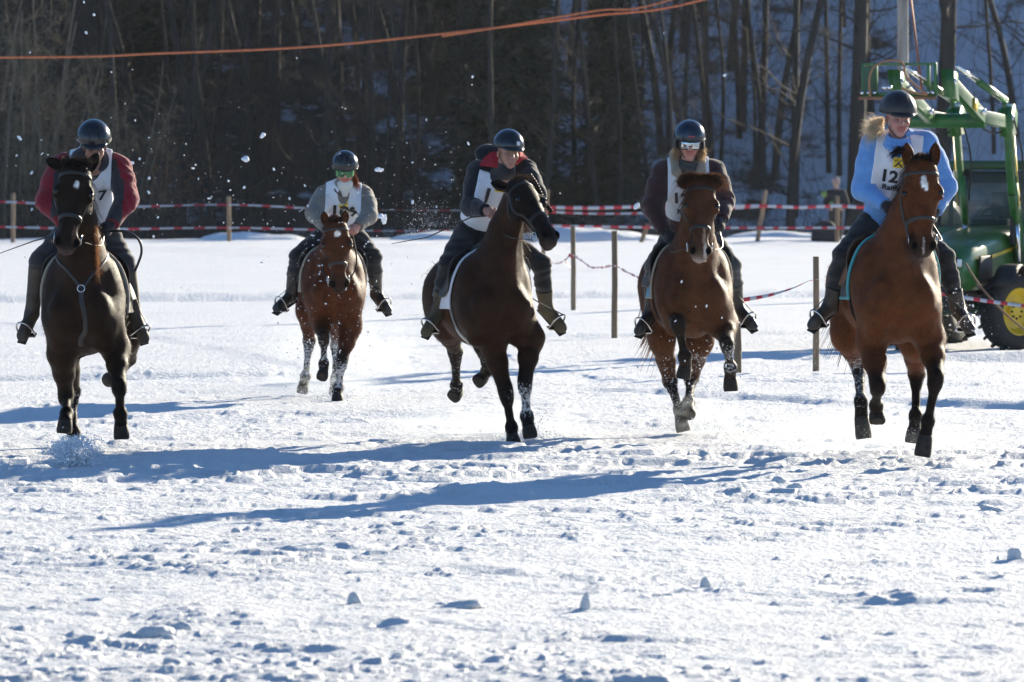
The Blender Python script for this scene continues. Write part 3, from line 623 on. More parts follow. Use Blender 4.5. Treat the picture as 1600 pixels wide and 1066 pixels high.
# wheels
def wheel(l, f, r_, w_, name, steer, rimr, sg):
    root = empty(name); root.parent = trc; c = T(l, f, r_ * .97); root.location = Vector(c) - world_loc(trc)
    a = R(steer); ax_ = nrm(tr_ * math.cos(a) + tf * math.sin(a)); fw_ = nrm(np.cross(tu, ax_)); mb = MB()
    mb.lathe(c, ax_, [(0, rimr * .96), (-w_, rimr), (-w_, r_ * .80), (-w_ * .8, r_ * .93), (-w_ * .3, r_ * .965), (w_ * .3, r_ * .965), (w_ * .8, r_ * .93), (w_, r_ * .80), (w_, rimr), (.004, rimr * .96)], 40)
    n = 18
    for k in range(n * 2):
        t = 2 * math.pi * (k / 2) / n; sd_ = 1 if k % 2 else -1; rad = tu * math.sin(t) + fw_ * math.cos(t); tan = nrm(np.cross(ax_, rad)); p = c + rad * r_ * .965 + ax_ * sd_ * w_ * .48; bx = nrm(ax_ * sd_ * .85 + tan * .5)
        mb.box(p, (w_ * .52, r_ * .035, r_ * .045), (bx, nrm(np.cross(bx, rad)), rad))
    mb.build('tyre', TYRE, root)
    mb = MB(); s_ = sg; mb.lathe(c + ax_ * s_ * w_ * .2, ax_ * s_, [(-.05, rimr * .98), (w_ * .8, rimr * 1.0), (w_ * .85, rimr * .97), (w_ * .7, rimr * .9), (w_ * .15, rimr * .72), (w_ * .05, rimr * .40), (w_ * .35, rimr * .36), (w_ * .45, rimr * .2), (w_ * .45, .001)], 32); rm = sharp(mb.build('rim', TY, root), 30)
    mb = MB()
    for k in range(8): t = 2 * math.pi * k / 8; mb.lathe(c + ax_ * s_ * w_ * .5 + (tu * math.sin(t) + fw_ * math.cos(t)) * rimr * .29, ax_ * s_, [(0, .014), (.03, .014), (.031, .001)], 6)
    mb.build('bolt', TK, rm); return root
wheel(.62, 1.2, .45, .135, 'front_wheel', 28, .275, 1); wheel(-.62, 1.2, .45, .135, 'front_wheel', 22, .275, -1); wheel(.78, -1.0, .72, .19, 'rear_wheel', 0, .42, 1); wheel(-.78, -1.0, .72, .19, 'rear_wheel', 0, .42, -1)
for sg in (-1, 1):
    c = T(sg * .80, -1.0, .72); mb = MB(); mb.tube([c + (tu * math.sin(t) + tf * math.cos(t)) * .80 for t in np.linspace(.25, 2.6, 14)], .19, 6, flat=.16); mb.build('mudguard', TGD, trc)
    c = T(sg * .64, 1.2, .45); mb = MB(); mb.tube([c + (tu * math.sin(t) + tf * math.cos(t)) * .52 for t in np.linspace(.6, 2.7, 12)], .13, 6, flat=.12); mb.build('mudguard', TK, trc)
# loader
for sg in (-1, 1):
    la = empty('loader_arm'); la.parent = trc; l = .16 + sg * .31; la.location = Vector(T(l, .3, 1.3)) - world_loc(trc)
    def beam(pts, hw, hh, m=TG, nm='boom'):
        mb = MB()
        for a, b in zip(pts[:-1], pts[1:]):
            d = nrm(b - a); u_ = nrm(np.cross(d, tr_)); L = np.linalg.norm(b - a) / 2; mb.box((a + b) / 2, (hw, L, hh), (tr_, d, u_), bev=.008)
        return sharp(mb.build(nm, m, la), 40)
    beam([T(l, .12, .55), T(l, .22, 1.35)], .06, .12, TGD, 'tower'); bm_ = beam([T(l, .25, 1.15), T(l, .55, 1.8), T(l, .78, 2.66)], .045 if sg > 0 else .03, .10 if sg > 0 else .05); b2 = beam([T(l, .70, 2.60), T(l, 1.9, 2.66), T(l, 3.25, 3.05)], .045, .075)
    MB().prism([(-.16, -.14), (.12, -.18), (.2, .12), (-.05, .2), (-.2, .1)], (tf, tu, tr_), T(l, .80, 2.62), .13).build('knee_plate', TG, la)
    MB().prism([(-.16, -.20), (.06, -.14), (.16, .16), (-.12, .12)], (tf, tu, tr_), T(l, 3.22, 3.02), .12).build('head_plate', TG, la)
    MB().box(T(l + sg * .058, .62, 2.05), (.004, .02, .42), (tr_, tf, nrm(tu + tf * .27)), bev=0).build('stripe', TY, bm_)
    MB().box(T(l + sg * .053, 2.35, 2.80), (.004, .075, .065), (tr_, nrm(tf + tu * .28), nrm(tu - tf * .28)), bev=0).build('sticker', TY, b2)
    a0, a1 = T(l, .92, 2.86), T(l, 2.95, 3.22); mdl = a0 + (a1 - a0) * .55; cy = MB().tube([a0, mdl], .045, 10).build('cylinder', TG, la); MB().tube([mdl, a1], .026, 10).build('piston_rod', CHROME, cy)
    a0, a1 = T(l + .02, .38, 1.0), T(l + .02, .62, 1.98); mdl = a0 + (a1 - a0) * .45; cy = MB().tube([a1, mdl], .042, 10).build('cylinder', TG, la); MB().tube([mdl, a0], .028, 10).build('piston_rod', CHROME, cy)
    MB().tube(crv([T(l, .7, 2.5), T(l - .1, 1.3, 2.50), T(l - .08, 2.2, 2.72), T(l, 3.1, 2.95)], 16), .012, 6).tube(crv([T(l + .07, .5, 1.7), T(l + .12, .6, 2.2), T(l + .07, .8, 2.66)], 12), .012, 6).build('hose', HOSE, la)
    MB().tube([T(l, .95, 2.72), T(l, .95, 2.9)], .03, 6).build('bracket', TG, la)
    for ff, zz_ in ((.80, 2.66), (3.22, 3.05), (.25, 1.2), (2.0, 2.72)): MB().lathe(T(l - .075, ff, zz_), tr_, [(0, .001), (0, .035), (.15, .035), (.15, .001)], 12).build('pin', CHROME, la)
sharp(MB().tube([T(-.47, 1.75, 2.62), T(.47, 1.75, 2.62)], .085, 14).build('cross_tube', TG, trc), 50)
fr_ = empty('fork_carriage'); fr_.parent = trc; fr_.location = Vector(T(0, 3.35, 3.1)) - world_loc(trc)
RUST = mat('rusty_edge', (.22, .10, .05), rough=.7, noise=.3)
for z_, hz_ in ((2.90, .03), (3.24, .018)): sharp(MB().box(T(-.06, 3.42, z_), (.43, .025, hz_ * .8), TA, bev=.006).build('carriage_bar', TG if hz_ < .03 else TG, fr_), 40)
sharp(MB().box(T(-.06, 3.50, 2.86), (.44, .05, .016), TA, bev=.004).build('carriage_shelf', RUST, fr_), 40)
for l_ in (-.48, -.33, .28, .36): sharp(MB().box(T(l_, 3.42, 3.07), (.016, .025, .18), TA, bev=.004).build('upright', TG, fr_), 40)
sharp(MB().prism([(-.07, -.16), (.07, -.16), (.07, .14), (-.07, .16)], (tr_, tu, tf), T(-.40, 3.44, 3.06), .02).build('plate', TGD, fr_), 40)
for l_ in (-.2, -.14): MB().lathe(T(l_, 3.50, 2.98), tf, [(0, .03), (.05, .03), (.06, .001)], 10).build('coupler', CHROME, fr_)
for l_ in (-.47, -.4, -.33, .28, .34): MB().lathe(T(l_, 3.46, 2.92), tf, [(0, .022), (.03, .022), (.031, .001)], 8).build('bolt', CHROME, fr_)
# slack orange rope on the loader and up to the pole
ro = MB(); ro.tube([ptop, T(.22, 3.5, 2.98)], .014, 6); o = ro.build('rope', ORANGE); tag(o, 'orange rope running down steeply on to the tractor fork carriage', 'rope', 'orange ropes')
ro = MB(); ro.tube(crv([T(-.36, 3.56, 2.88), T(-.36, 3.58, 3.08), T(-.30, 3.56, 3.22), T(-.15, 3.5, 3.28), T(0, 3.5, 3.25), T(.05, 3.52, 3.1), T(.22, 3.56, 2.96), T(.3, 3.55, 2.90), T(.1, 3.56, 2.93), T(.0, 3.55, 2.98)], 50), .014, 6); o = ro.build('rope', mat('faded_rope', (.34, .17, .09), rough=.8)); tag(o, 'slack faded orange rope looped over the tractor fork carriage', 'rope', 'orange ropes')
ro = MB(); ro.tube(crv([T(.3, 2.0, 1.0), T(.5, 2.1, .75), T(.75, 2.0, .45), T(1.0, 1.9, .22)], 20), .013, 6); o = ro.build('rope', mat('brown_rope', (.22, .12, .07), rough=.8)); tag(o, 'thin brown rope hanging beside the tractor front wheel', 'rope', 'orange ropes')

# ------------------------------------------------------------------ spectator by the far fence
def simple_person(px, Yp, z0, scale, cols, pose, label):
    Yp = Yp * K; X = (px - CX) * Yp / FPX; b = V(X, Yp, z0); s_ = SDF(); k = scale
    leg, coat_, skin_ = cols
    for sg in (-1, 1):
        s_.cone(b + V(sg * .10, 0, .06) * k, b + V(sg * .09, 0, .48) * k, .055 * k, .07 * k, .03, leg); s_.cone(b + V(sg * .09, 0, .48) * k, b + V(sg * .08, 0, .90) * k, .07 * k, .095 * k, .04, leg)
        s_.cone(b + V(sg * .10, 0, .04) * k, b + V(sg * .12, -.16, .04) * k, .05 * k, .04 * k, .02, leg)
        sh_ = b + V(sg * .20, 0, 1.40) * k; e = b + V(sg * .28, -.03 + pose * -.05, 1.14) * k; h_ = b + V(sg * .16, -.20, 1.02) * k
        s_.cone(sh_, e, .07 * k, .06 * k, .03, coat_); s_.cone(e, h_, .06 * k, .045 * k, .02, coat_); s_.ell(h_ + V(-sg * .03, -.03, -.02) * k, (.045 * k,) * 3, None, .01, skin_)
    s_.cone(b + V(0, 0, .88) * k, b + V(0, 0, 1.34) * k, .15 * k, .17 * k, .06, coat_, u=V(1, 0, 0), w=1.15); s_.cone(b + V(-.16, 0, 1.42) * k, b + V(.16, 0, 1.42) * k, .075 * k, .075 * k, .04, coat_)
    s_.cone(b + V(0, 0, 1.42) * k, b + V(0, -.02, 1.58) * k, .06 * k, .055 * k, .03, skin_); s_.ell(b + V(0, -.02, 1.66) * k, np.array((.078, .095, .115)) * k, None, .02, skin_); s_.cone(b + V(0, -.11, 1.66) * k, b + V(0, -.13, 1.63) * k, .012, .016, .01, skin_)
    o = s_.build('person', .02, M_PLAIN, color=True); rebase(o, b); tag(o, label, 'person'); return o, b
M_PLAIN = mat('winter_clothes', (.1, .1, .1), rough=.85, attr=True, noise=.2)
po_, pb = simple_person(1306, 97, .02, 1.0, (V(.016, .017, .02), V(.018, .019, .024), V(.42, .27, .21)), 1, 'spectator in dark winter clothes and a pale woolly hat behind the far tape')
mb = SDF(); mb.ell(pb + V(0, 0, 1.73), (.095, .115, .085), None, .01); mb.cone(pb + V(0, 0, 1.69), pb + V(0, 0, 1.70), .1, .1, .02); mb.build('woolly_hat', .012, mat('pale_wool', (.34, .25, .23), rough=.9), po_)
for dx, dz in ((-.3, 1.38), (-.12, 1.12)): s_ = SDF(); s_.ell(pb + V(dx, -.16, dz), (.075, .05, .085), None, .02); s_.build('lime_patch', .012, mat('lime_fabric', (.16, .24, .07), rough=.8), po_)
s_ = SDF(); yq = 96 * K; xb_ = (1288 - CX) * yq / FPX; s_.ell(V(xb_, yq, .22 + .22), (.33, .2, .28), None, .05); s_.ell(V(xb_ + .05, yq, .62), (.2, .16, .12), None, .06); s_.cone(V(xb_ - .25, yq - .1, .3), V(xb_ + .3, yq - .1, .28), .09, .1, .05); s_.noise = lambda P: .02 * (fbm(P, 6, 3, 3) - .5)
o = s_.build('rucksack', .02, mat('dark_canvas', (.02, .021, .025), rough=.85)); tag(o, 'dark bulky rucksack lying in the snow by the spectator', 'bag')

# ------------------------------------------------------------------ haze in the valley air
HZ = bpy.data.materials.new('haze'); HZ.use_nodes = True; t_ = HZ.node_tree
for n in list(t_.nodes):
    if n.type == 'BSDF_PRINCIPLED': t_.nodes.remove(n)
pv = t_.nodes.new('ShaderNodeVolumePrincipled'); pv.inputs['Color'].default_value = (.9, .93, 1, 1); pv.inputs['Density'].default_value = HAZE; pv.inputs['Anisotropy'].default_value = .4
t_.links.new(pv.outputs[0], [n for n in t_.nodes if n.type == 'OUTPUT_MATERIAL'][0].inputs['Volume'])
hz = MB().box(V(50, 125, 38.5), (290, 300, 41.5)).build('haze', HZ, smooth=False); tag(hz, kind='stuff')
# ------------------------------------------------------------------ shared materials
M = {}
M['coat'] = mat('horse_coat', (.1, .04, .02), rough=.58, spec=.10, noise=.28, nscale=13, bump=.18, bscale=230, attr=True)
def _dust(m):
    t = m.node_tree; b = t.nodes['Principled BSDF']; l = b.inputs['Base Color'].links[0]; src = l.from_socket
    a = t.nodes.new('ShaderNodeAttribute'); a.attribute_name = 'Dust'; tc = t.nodes.new('ShaderNodeTexCoord')
    n = t.nodes.new('ShaderNodeTexNoise'); n.inputs['Scale'].default_value = 48; n.inputs['Detail'].default_value = 5; n.inputs['Roughness'].default_value = .7; t.links.new(tc.outputs['Object'], n.inputs['Vector'])
    ad = t.nodes.new('ShaderNodeMath'); ad.operation = 'MULTIPLY_ADD'; t.links.new(a.outputs['Fac'], ad.inputs[0]); ad.inputs[1].default_value = .42; t.links.new(n.outputs['Fac'], ad.inputs[2])
    r = t.nodes.new('ShaderNodeMapRange'); r.inputs[1].default_value = .70; r.inputs[2].default_value = .82; t.links.new(ad.outputs[0], r.inputs[0])
    k = t.nodes.new('ShaderNodeMath'); k.operation = 'MULTIPLY'; k.use_clamp = True; a2 = t.nodes.new('ShaderNodeMath'); a2.operation = 'GREATER_THAN'; a2.inputs[1].default_value = .02
    t.links.new(a.outputs['Fac'], a2.inputs[0]); t.links.new(r.outputs[0], k.inputs[0]); t.links.new(a2.outputs[0], k.inputs[1])
    mx = t.nodes.new('ShaderNodeMix'); mx.data_type = 'RGBA'; t.links.new(k.outputs[0], mx.inputs[0]); t.links.new(src, mx.inputs[6]); mx.inputs[7].default_value = (.55, .56, .58, 1); t.links.new(mx.outputs[2], b.inputs['Base Color'])
_dust(M['coat'])
M['shoe'] = mat('worn_horseshoe', (.035, .03, .028), rough=.8, spec=.1)
M['hoof'] = mat('hoof_horn', (.026, .021, .018), rough=.6, spec=.2, noise=.4, nscale=30, bump=.3, bscale=90)
M['iron'] = mat('stirrup_steel', (.55, .54, .52), rough=.25, metal=1)
M['leather'] = mat('black_leather', (.018, .015, .014), rough=.38, spec=.5, noise=.3, nscale=40, bump=.2, bscale=150)
M['leather_brown'] = mat('brown_leather', (.17, .075, .035), rough=.45, noise=.25, nscale=25, bump=.2, bscale=120)
M['eye'] = mat('horse_eye', (.006, .004, .003), rough=.12, spec=.45)
M['skin'] = mat('skin', (.5, .3, .22), rough=.5, spec=.35, attr=True, noise=.08, nscale=30, sss=.12)
M['helmet'] = mat('black_helmet_shell', (.011, .011, .013), rough=.22, spec=.5, coat=.25, noise=.1, nscale=20)
M['rubber'] = mat('sole_rubber', (.02, .02, .02), rough=.7)
M['emblem_yellow'] = mat('emblem_yellow', (.78, .56, .04), rough=.6)
M['print_black'] = mat('printed_black', (.02, .02, .022), rough=.6)
def hairmat(name, col, rough=.45, attr=False, gain=1.0, mix=.5):
    m = mat(name, col, rough=rough, spec=.25, noise=.3, nscale=14, attr=attr); t = m.node_tree; b = t.nodes['Principled BSDF']
    tr = t.nodes.new('ShaderNodeBsdfTranslucent'); mx = t.nodes.new('ShaderNodeMixShader'); mx.inputs[0].default_value = mix; out = [n for n in t.nodes if n.type == 'OUTPUT_MATERIAL'][0]
    g_ = t.nodes.new('ShaderNodeMix'); g_.data_type = 'RGBA'; g_.blend_type = 'MULTIPLY'; g_.inputs[0].default_value = 1; g_.inputs[7].default_value = (gain,) * 3 + (1,)
    t.links.new(b.inputs['Base Color'].links[0].from_socket, g_.inputs[6]); t.links.new(g_.outputs[2], tr.inputs[0]); t.links.new(b.outputs[0], mx.inputs[1]); t.links.new(tr.outputs[0], mx.inputs[2]); t.links.new(mx.outputs[0], out.inputs['Surface']); return m
M['fur'] = None
def cloth(name, col, noise=.1, rough=.85, bump=.5, bscale=90, sheen=.25, spec=.25):
    return mat(name, col, rough=rough, spec=spec, noise=noise, nscale=9, bump=bump, bscale=bscale, sheen=sheen)

def strands(name, m, parent, roots, dirs, length, n, width=.006, droop=.3, spread=.5, seg=4, curl=0.0, seed=1, lvar=.45, follow=None):
    """Hair: many thin tapering curved ribbons growing from the root line."""
    rg = np.random.default_rng(seed); vs = []; fs = []
    K = len(roots)
    for i in range(n):
        t = rg.random() * (K - 1.001); a = int(t); fr = t - a
        p = roots[a] * (1 - fr) + roots[a + 1] * fr + rg.normal(0, .008, 3)
        d = nrm(nrm(dirs[a] * (1 - fr) + dirs[a + 1] * fr) + rg.normal(0, spread * .45, 3))
        L = (length if np.isscalar(length) else length[a] * (1 - fr) + length[a + 1] * fr) * (1 - lvar * rg.random())
        side = nrm(np.cross(d, rg.normal(0, 1, 3))); side[1] *= .3; side = nrm(side); ph = rg.random() * 6.3; base = len(vs)
        for k in range(seg + 1):
            u = k / seg; wd = width * (1 - .85 * u) * .5
            q = p + d * L * u + V(0, 0, -1) * droop * L * u * u + curl * L * np.cross(d, side) * math.sin(ph + u * 7) * u
            vs += [q - side * wd, q + side * wd]
        fs += [(base + 2 * k, base + 2 * k + 1, base + 2 * k + 3, base + 2 * k + 2) for k in range(seg)]
    return mesh_obj(name, np.array(vs), np.array(fs), m, parent)

M['fur'] = hairmat('coat_fur', (.1, .05, .03), .55, attr=True, gain=3.2, mix=.5)
class Body:
    pass

def make_horse(sp):
    Y0, g, zo = sp['Y0'], sp.get('g', 1.0), sp.get('zo', 0.0)
    psi = R(sp['psi']); pit = R(sp.get('pitch', 0))
    fw = V(math.sin(psi) * math.cos(pit), -math.cos(psi) * math.cos(pit), math.sin(pit)); rt = V(math.cos(psi), math.sin(psi), 0)
    up = nrm(np.cross(fw, rt)); up = up if up[2] > 0 else -up
    O = V(sp['X0'], Y0, 1.1 * g + zo)
    def B(l, f, z): return O + rt * l * g + fw * f * g + up * (z - 1.1) * g
    ax = (rt, fw, up)
    cs_ = sp.get('cscale', .7)
    coat, pts, muz = [np.array(c) * cs_ * V(1.08, .92, .72) for c in (sp['coat'], sp['points'], sp['muzzle'])]
    flank = np.array(sp.get('flank', sp['coat'])) * cs_ * V(1.08, .92, .72); headc = np.array(sp.get('headcol', sp['coat'])) * cs_ * V(1.08, .92, .72)
    s = SDF()
    def E(l, f, z, r, k=.06, col=coat, axx=None, cw=1.0): s.ell(B(l, f, z), np.array(r) * g, axx or ax, k * g, col, cw=cw)
    E(0, -.62, 1.2, (.26, .36, .29)); E(0, -.02, 1.11, (.295, .60, .33), .1, flank); E(0, .42, 1.09, (.225, .36, .32), .1)
    s.cone(B(0, -.5, 1.27), B(0, .3, 1.24), .2 * g, .19 * g, .08, coat)
    s.cone(B(0, .05, 1.44), B(0, .42, 1.46), .075 * g, .08 * g, .1, coat)
    for sg in (-1, 1):
        E(sg * .125, -.62, 1.1, (.165, .30, .30)); E(sg * .175, .43, 1.17, (.12, .22, .30), .07)
        E(sg * .11, .68, 1.07, (.128, .15, .175), .05)
        s.cone(B(sg * .17, .30, 1.34), B(sg * .175, .60, 1.02), .085 * g, .10 * g, .05, coat)
    s.ell(B(0, .86, 1.04), np.array((.016, .07, .16)) * g, ax, .05, coat, mode=-1)
    # legs
    legs = sp['legs']; hooves = []; J = {}
    for key in ('FL', 'FR', 'HL', 'HR'):
        L = legs[key]; sg = -1 if key[1] == 'L' else 1; sn = L['s']; col = pts
        if key[0] == 'F':
            S = B(sg * .15, .55, 1.04); e = U(*L['p'][0], Y0 - L.get('d', .47) * g)
            kn = reach(e, *L['p'][1], .40 * g, sn[0]); ft = reach(kn, *L['p'][2], .265 * g, sn[1]); co = reach(ft, *L['p'][3], .105 * g, sn[2])
            s.cone(S, e, .15 * g, .105 * g, .07, coat, u=rt, w=.9)
            mid = e + (kn - e) * .45
            s.cone(e, mid, .10 * g, .078 * g, .06, coat); s.cone(mid, kn + (e - kn) * .12, .075 * g, .05 * g, .03, coat * .4 + pts * .6)
            s.cone(kn + (e - kn) * .11, kn - (kn - ft) * .16, .053 * g, .052 * g, .03, pts); s.ell(kn + nrm(V(0, -1, .2)) * .012, (.05 * g, .05 * g, .06 * g), None, .03, pts)
            s.cone(kn, ft, .041 * g, .034 * g, .03, pts, u=rt, w=.85)
        else:
            H = B(sg * .14, -.58, 1.14); st = U(*L['p'][0], Y0 + L.get('d', .42) * g)
            kn = reach(st, *L['p'][1], .43 * g, sn[0]); ft = reach(kn, *L['p'][2], .35 * g, sn[1]); co = reach(ft, *L['p'][3], .11 * g, sn[2])
            s.cone(H, st, .21 * g, .135 * g, .09, coat, u=rt, w=.75)
            mid = st + (kn - st) * .5
            s.cone(st, mid, .125 * g, .082 * g, .06, coat, u=rt, w=.8); s.cone(mid, kn, .08 * g, .05 * g, .03, coat * .6 + pts * .4)
            s.cone(kn, kn + nrm(kn - ft) * .05 + nrm(kn - st) * .02, .055 * g, .035 * g, .025, pts)
            s.cone(kn, kn + (ft - kn) * .25, .054 * g, .042 * g, .03, pts); s.cone(kn, ft, .042 * g, .036 * g, .03, pts, u=rt, w=.85)
        s.ell(ft, (.047 * g, .05 * g, .05 * g), None, .025, pts)
        s.cone(ft, co, .04 * g, .047 * g, .03, pts)
        J[key] = (kn, ft, co); tp = L.get('toe')
        toe = reach(co, *tp, .075 * g, sn[3]) if tp else co + nrm(co - ft) * .075 * g
        hooves.append((key, co, toe, fw))
    for sg in (-1, 1):
        s.cone(B(sg * .06, .80, 1.20), B(sg * .20, .62, .94), .008 * g, .02 * g, .05, coat, mode=-1)
        s.cone(B(sg * .27, .30, 1.30), B(sg * .25, .20, .98), .012 * g, .02 * g, .05, coat, mode=-1)
        s.ell(B(sg * .13, .72, 1.10), np.array((.075, .09, .12)) * g, ax, .04, coat); s.cone(B(sg * .16, .66, .99), B(sg * .16, .60, .86), .09 * g, .07 * g, .05, coat)
    s.noise = lambda P: .007 * (fbm(P, 7, 3, 41) - .5) * 2
    # neck and head
    h = sp['head']; poll = U(*h['poll'], Y0 - h['d']); muzz = reach(poll, *h['muz'], .60 * g * h.get('L', 1), h.get('s', -1))
    a = nrm(muzz - poll); n0 = V(0, -1, 0); n0 = nrm(n0 - a * (a @ n0)); yw = R(h.get('yaw', 0))
    sx = np.cross(a, n0); sx = sx if sx[0] > 0 else -sx
    nn = nrm(n0 * math.cos(yw) + sx * math.sin(yw)); ll = nrm(sx * math.cos(yw) - n0 * math.sin(yw))
    HL_ = np.linalg.norm(muzz - poll) / .60; hg = HL_
    lw = h.get('lw', 1.32)
    def Hd(t, l, n): return poll + a * t * hg + ll * l * hg * lw + nn * n * hg
    hax = (ll, a, nn)
    nb = B(0, .46, 1.26); pm = poll + a * .03 * hg - nn * .09 * hg
    cr0 = B(0, .34, 1.40); mid = (nb + pm) / 2 + up * .05 + fw * .02
    ncol = np.array(sp.get('neck', sp['coat'])) * cs_ * V(1.08, .92, .72)
    s.cone(nb, mid, .25 * g, .135 * g, .08, ncol, u=rt, w=.86); s.cone(mid, pm, .135 * g, .10 * g, .05, ncol, u=ll, w=.80); s.cone(nb - up * .08 * g, nb * .5 + mid * .5, .25 * g, .15 * g, .10, ncol, u=rt, w=1.0)
    s.cone(Hd(.16, 0, -.19), B(0, .72, 1.22), .035 * g, .05 * g, .06, ncol)
    s.cone(B(0, .66, 1.15), mid, .16 * g, .10 * g, .09, ncol, u=rt, w=.9)
    s.cone(cr0, pm + nn * -.01 - a * .02, .09 * g, .055 * g, .08, ncol, u=rt, w=.6)
    def HE(t, l, n, r, k=.03, col=headc, mode=1, cw=1.0): s.ell(Hd(t, l, n), np.array(r) * V(lw, 1, 1) * hg, hax, k * hg, col, mode, cw=cw)
    HE(.06, 0, -.05, (.082, .11, .085), .05); HE(.17, 0, -.055, (.092, .13, .075), .05)
    s.cone(Hd(.12, 0, -.05), Hd(.50, 0, -.045), .078 * hg, .047 * hg, .03, headc, u=ll, w=.90 * lw)
    s.cone(Hd(.10, 0, -.10), Hd(.50, 0, -.10), .085 * hg, .04 * hg, .04, headc, u=ll, w=.72 * lw)
    for sg in (-1, 1):
        HE(.20, sg * .062, -.125, (.038, .10, .075), .03); HE(.195, sg * .088, -.030, (.027, .05, .034), .02); HE(.17, sg * .078, -.012, (.024, .04, .016), .015)
        s.cone(Hd(.25, sg * .066, -.06), Hd(.40, sg * .042, -.055), .02 * hg, .014 * hg, .03, headc)
    HE(.525, 0, -.06, (.058, .075, .052), .035, muz, cw=2); HE(.57, 0, -.075, (.052, .045, .048), .03, muz, cw=2); HE(.555, 0, -.125, (.036, .05, .03), .02, muz, cw=2)
    for sg in (-1, 1):
        HE(.215, sg * .094, -.045, (.014, .03, .012), .01); HE(.54, sg * .046, -.045, (.027, .042, .032), .012, muz, cw=2)
    lm = np.array(sp.get('lip', muz)); HE(.605, 0, -.085, (.04, .022, .034), .02, lm, cw=3); HE(.60, 0, -.125, (.03, .022, .024), .012, lm, cw=3)
    for sg in (-1, 1):
        HE(.548, sg * .046, -.016, (.0155, .031, .024), .005, muz, -1)
        HE(.20, sg * .114, -.022, (.014, .022, .015), .008, headc, -1)
        s.cone(Hd(.56, sg * .05, -.108), Hd(.50, sg * .06, -.11), .006, .004, .006, muz, mode=-1)
    v, f = s.mesh(.0115)
    nz = fbm(v, 9, 3, seed=3) - .5; c = s.color(v)
    nrmv = None
    # markings, then nostril shade
    loc = v - poll; tt = loc @ a / hg; lv = loc @ ll / hg; nv = loc @ nn / hg
    inhead = (tt > -.1) & (tt < .75) & (np.abs(lv) < .2) & (np.abs(nv) < .25)
    for (t0, l0, rt_, rl, colr) in sp.get('marks', []):
        e = ((tt - t0) / rt_) ** 2 + ((lv - l0) / rl) ** 2 + (vnoise(v, 60) - .5) * .9
        msk = np.clip((1.15 - e) * 3, 0, 1) * inhead * (nv > -.06); c = c * (1 - msk[:, None]) + np.array(colr) * msk[:, None]
    for sg in (-1, 1):  # shade inside the nostril hollows, painted dark into the coat colour
        e = ((tt - .548) / .030) ** 2 + ((lv - sg * .046 * lw) / (.0165 * lw)) ** 2; msk = np.clip((1.1 - e) * 3, 0, 1) * inhead * (nv > -.09); c = c * (1 - msk[:, None]) + V(.004, .003, .003) * msk[:, None]
    dust = np.zeros(len(v))
    # breast tone and snow caught in the coat of the lower legs
    for (key, amt, top) in sp.get('snow', []):
        kn, ft, co = J[key]; d1 = np.linalg.norm(v - (kn + (ft - kn) * .5), axis=1); rr = np.linalg.norm(kn - co) * .62 + top
        zone = np.clip((rr - d1) / .16, 0, 1); dust = np.maximum(dust, zone * amt * (.45 + .4 * vnoise(v, 9, 8)))
    ho = mesh_obj('horse', v, f, M['coat']); set_col(ho, c); set_col(ho, np.repeat(dust[:, None], 3, 1), 'Dust'); base = B(0, 0, 1.1); base[2] = 0; rebase(ho, base)
    tag(ho, sp['label'], 'horse', 'horses galloping across the snow')
    bv = bvh_of(v, f)
    # short winter coat standing off the skin
    fn = np.cross(v[f[:, 2]] - v[f[:, 0]], v[f[:, 3]] - v[f[:, 1]]); vn = np.zeros_like(v)
    for k_ in range(4): np.add.at(vn, f[:, k_], fn)
    vn /= np.linalg.norm(vn, axis=1)[:, None] + 1e-12
    rgf = np.random.default_rng(int(Y0 * 7)); nf = sp.get('fur', 42000); pk = rgf.integers(0, len(v), nf); nv_ = vn[pk]; pv = v[pk] + rgf.normal(0, .005, (nf, 3)); pv -= nv_ * .003
    d0 = (-up * .7 - fw * .45) + rgf.normal(0, .30, (nf, 3)); tg_ = d0 - nv_ * (d0 * nv_).sum(1)[:, None]; tg_ /= np.linalg.norm(tg_, axis=1)[:, None] + 1e-9
    hd_ = tg_ + nv_ * (.28 + .3 * rgf.random((nf, 1))); hd_ /= np.linalg.norm(hd_, axis=1)[:, None]; ln_ = (.010 + .014 * rgf.random((nf, 1))) * np.where(inhead[pk], .6, 1)[:, None]
    sdv = np.cross(hd_, nv_); sdv /= np.linalg.norm(sdv, axis=1)[:, None] + 1e-9
    fv = np.stack([pv - sdv * .0016, pv + sdv * .0016, pv + hd_ * ln_], 1).reshape(-1, 3); fo_ = mesh_obj('coat_hair', fv, np.arange(nf * 3).reshape(-1, 3), M['fur'], ho)
    set_col(fo_, np.repeat(c[pk] * (.75 + .6 * rgf.random((nf, 1))), 3, 0))
    # hooves
    for key, co, toe, fwd in hooves:
        axd = nrm(toe - co); fr = nrm(fwd - axd * (axd @ fwd)); fr = V(0, -1, 0) - axd * (axd @ V(0, -1, 0)) if np.linalg.norm(fr) < .3 else fr
        L = np.linalg.norm(toe - co); mb = MB()
        mb.lathe(co - axd * .012, axd, [(0, .043 * g), (.012, .050 * g), (L * .5, .055 * g), (L * .9, .058 * g), (L + .006, .056 * g), (L + .010, .050 * g)], 20, sy=1.0)
        hf = mb.build('hoof', M['hoof'], ho); sharp(hf, 35)
        mb = MB(); mb.tube([toe - axd * .001 + (nrm(np.cross(axd, fr)) * math.cos(t) + nrm(fr) * math.sin(t)) * .050 * g for t in np.linspace(-.9, math.pi + .9, 15)], .0045, 6, flat=1.2)
        mb.build('horseshoe', M['shoe'], hf)
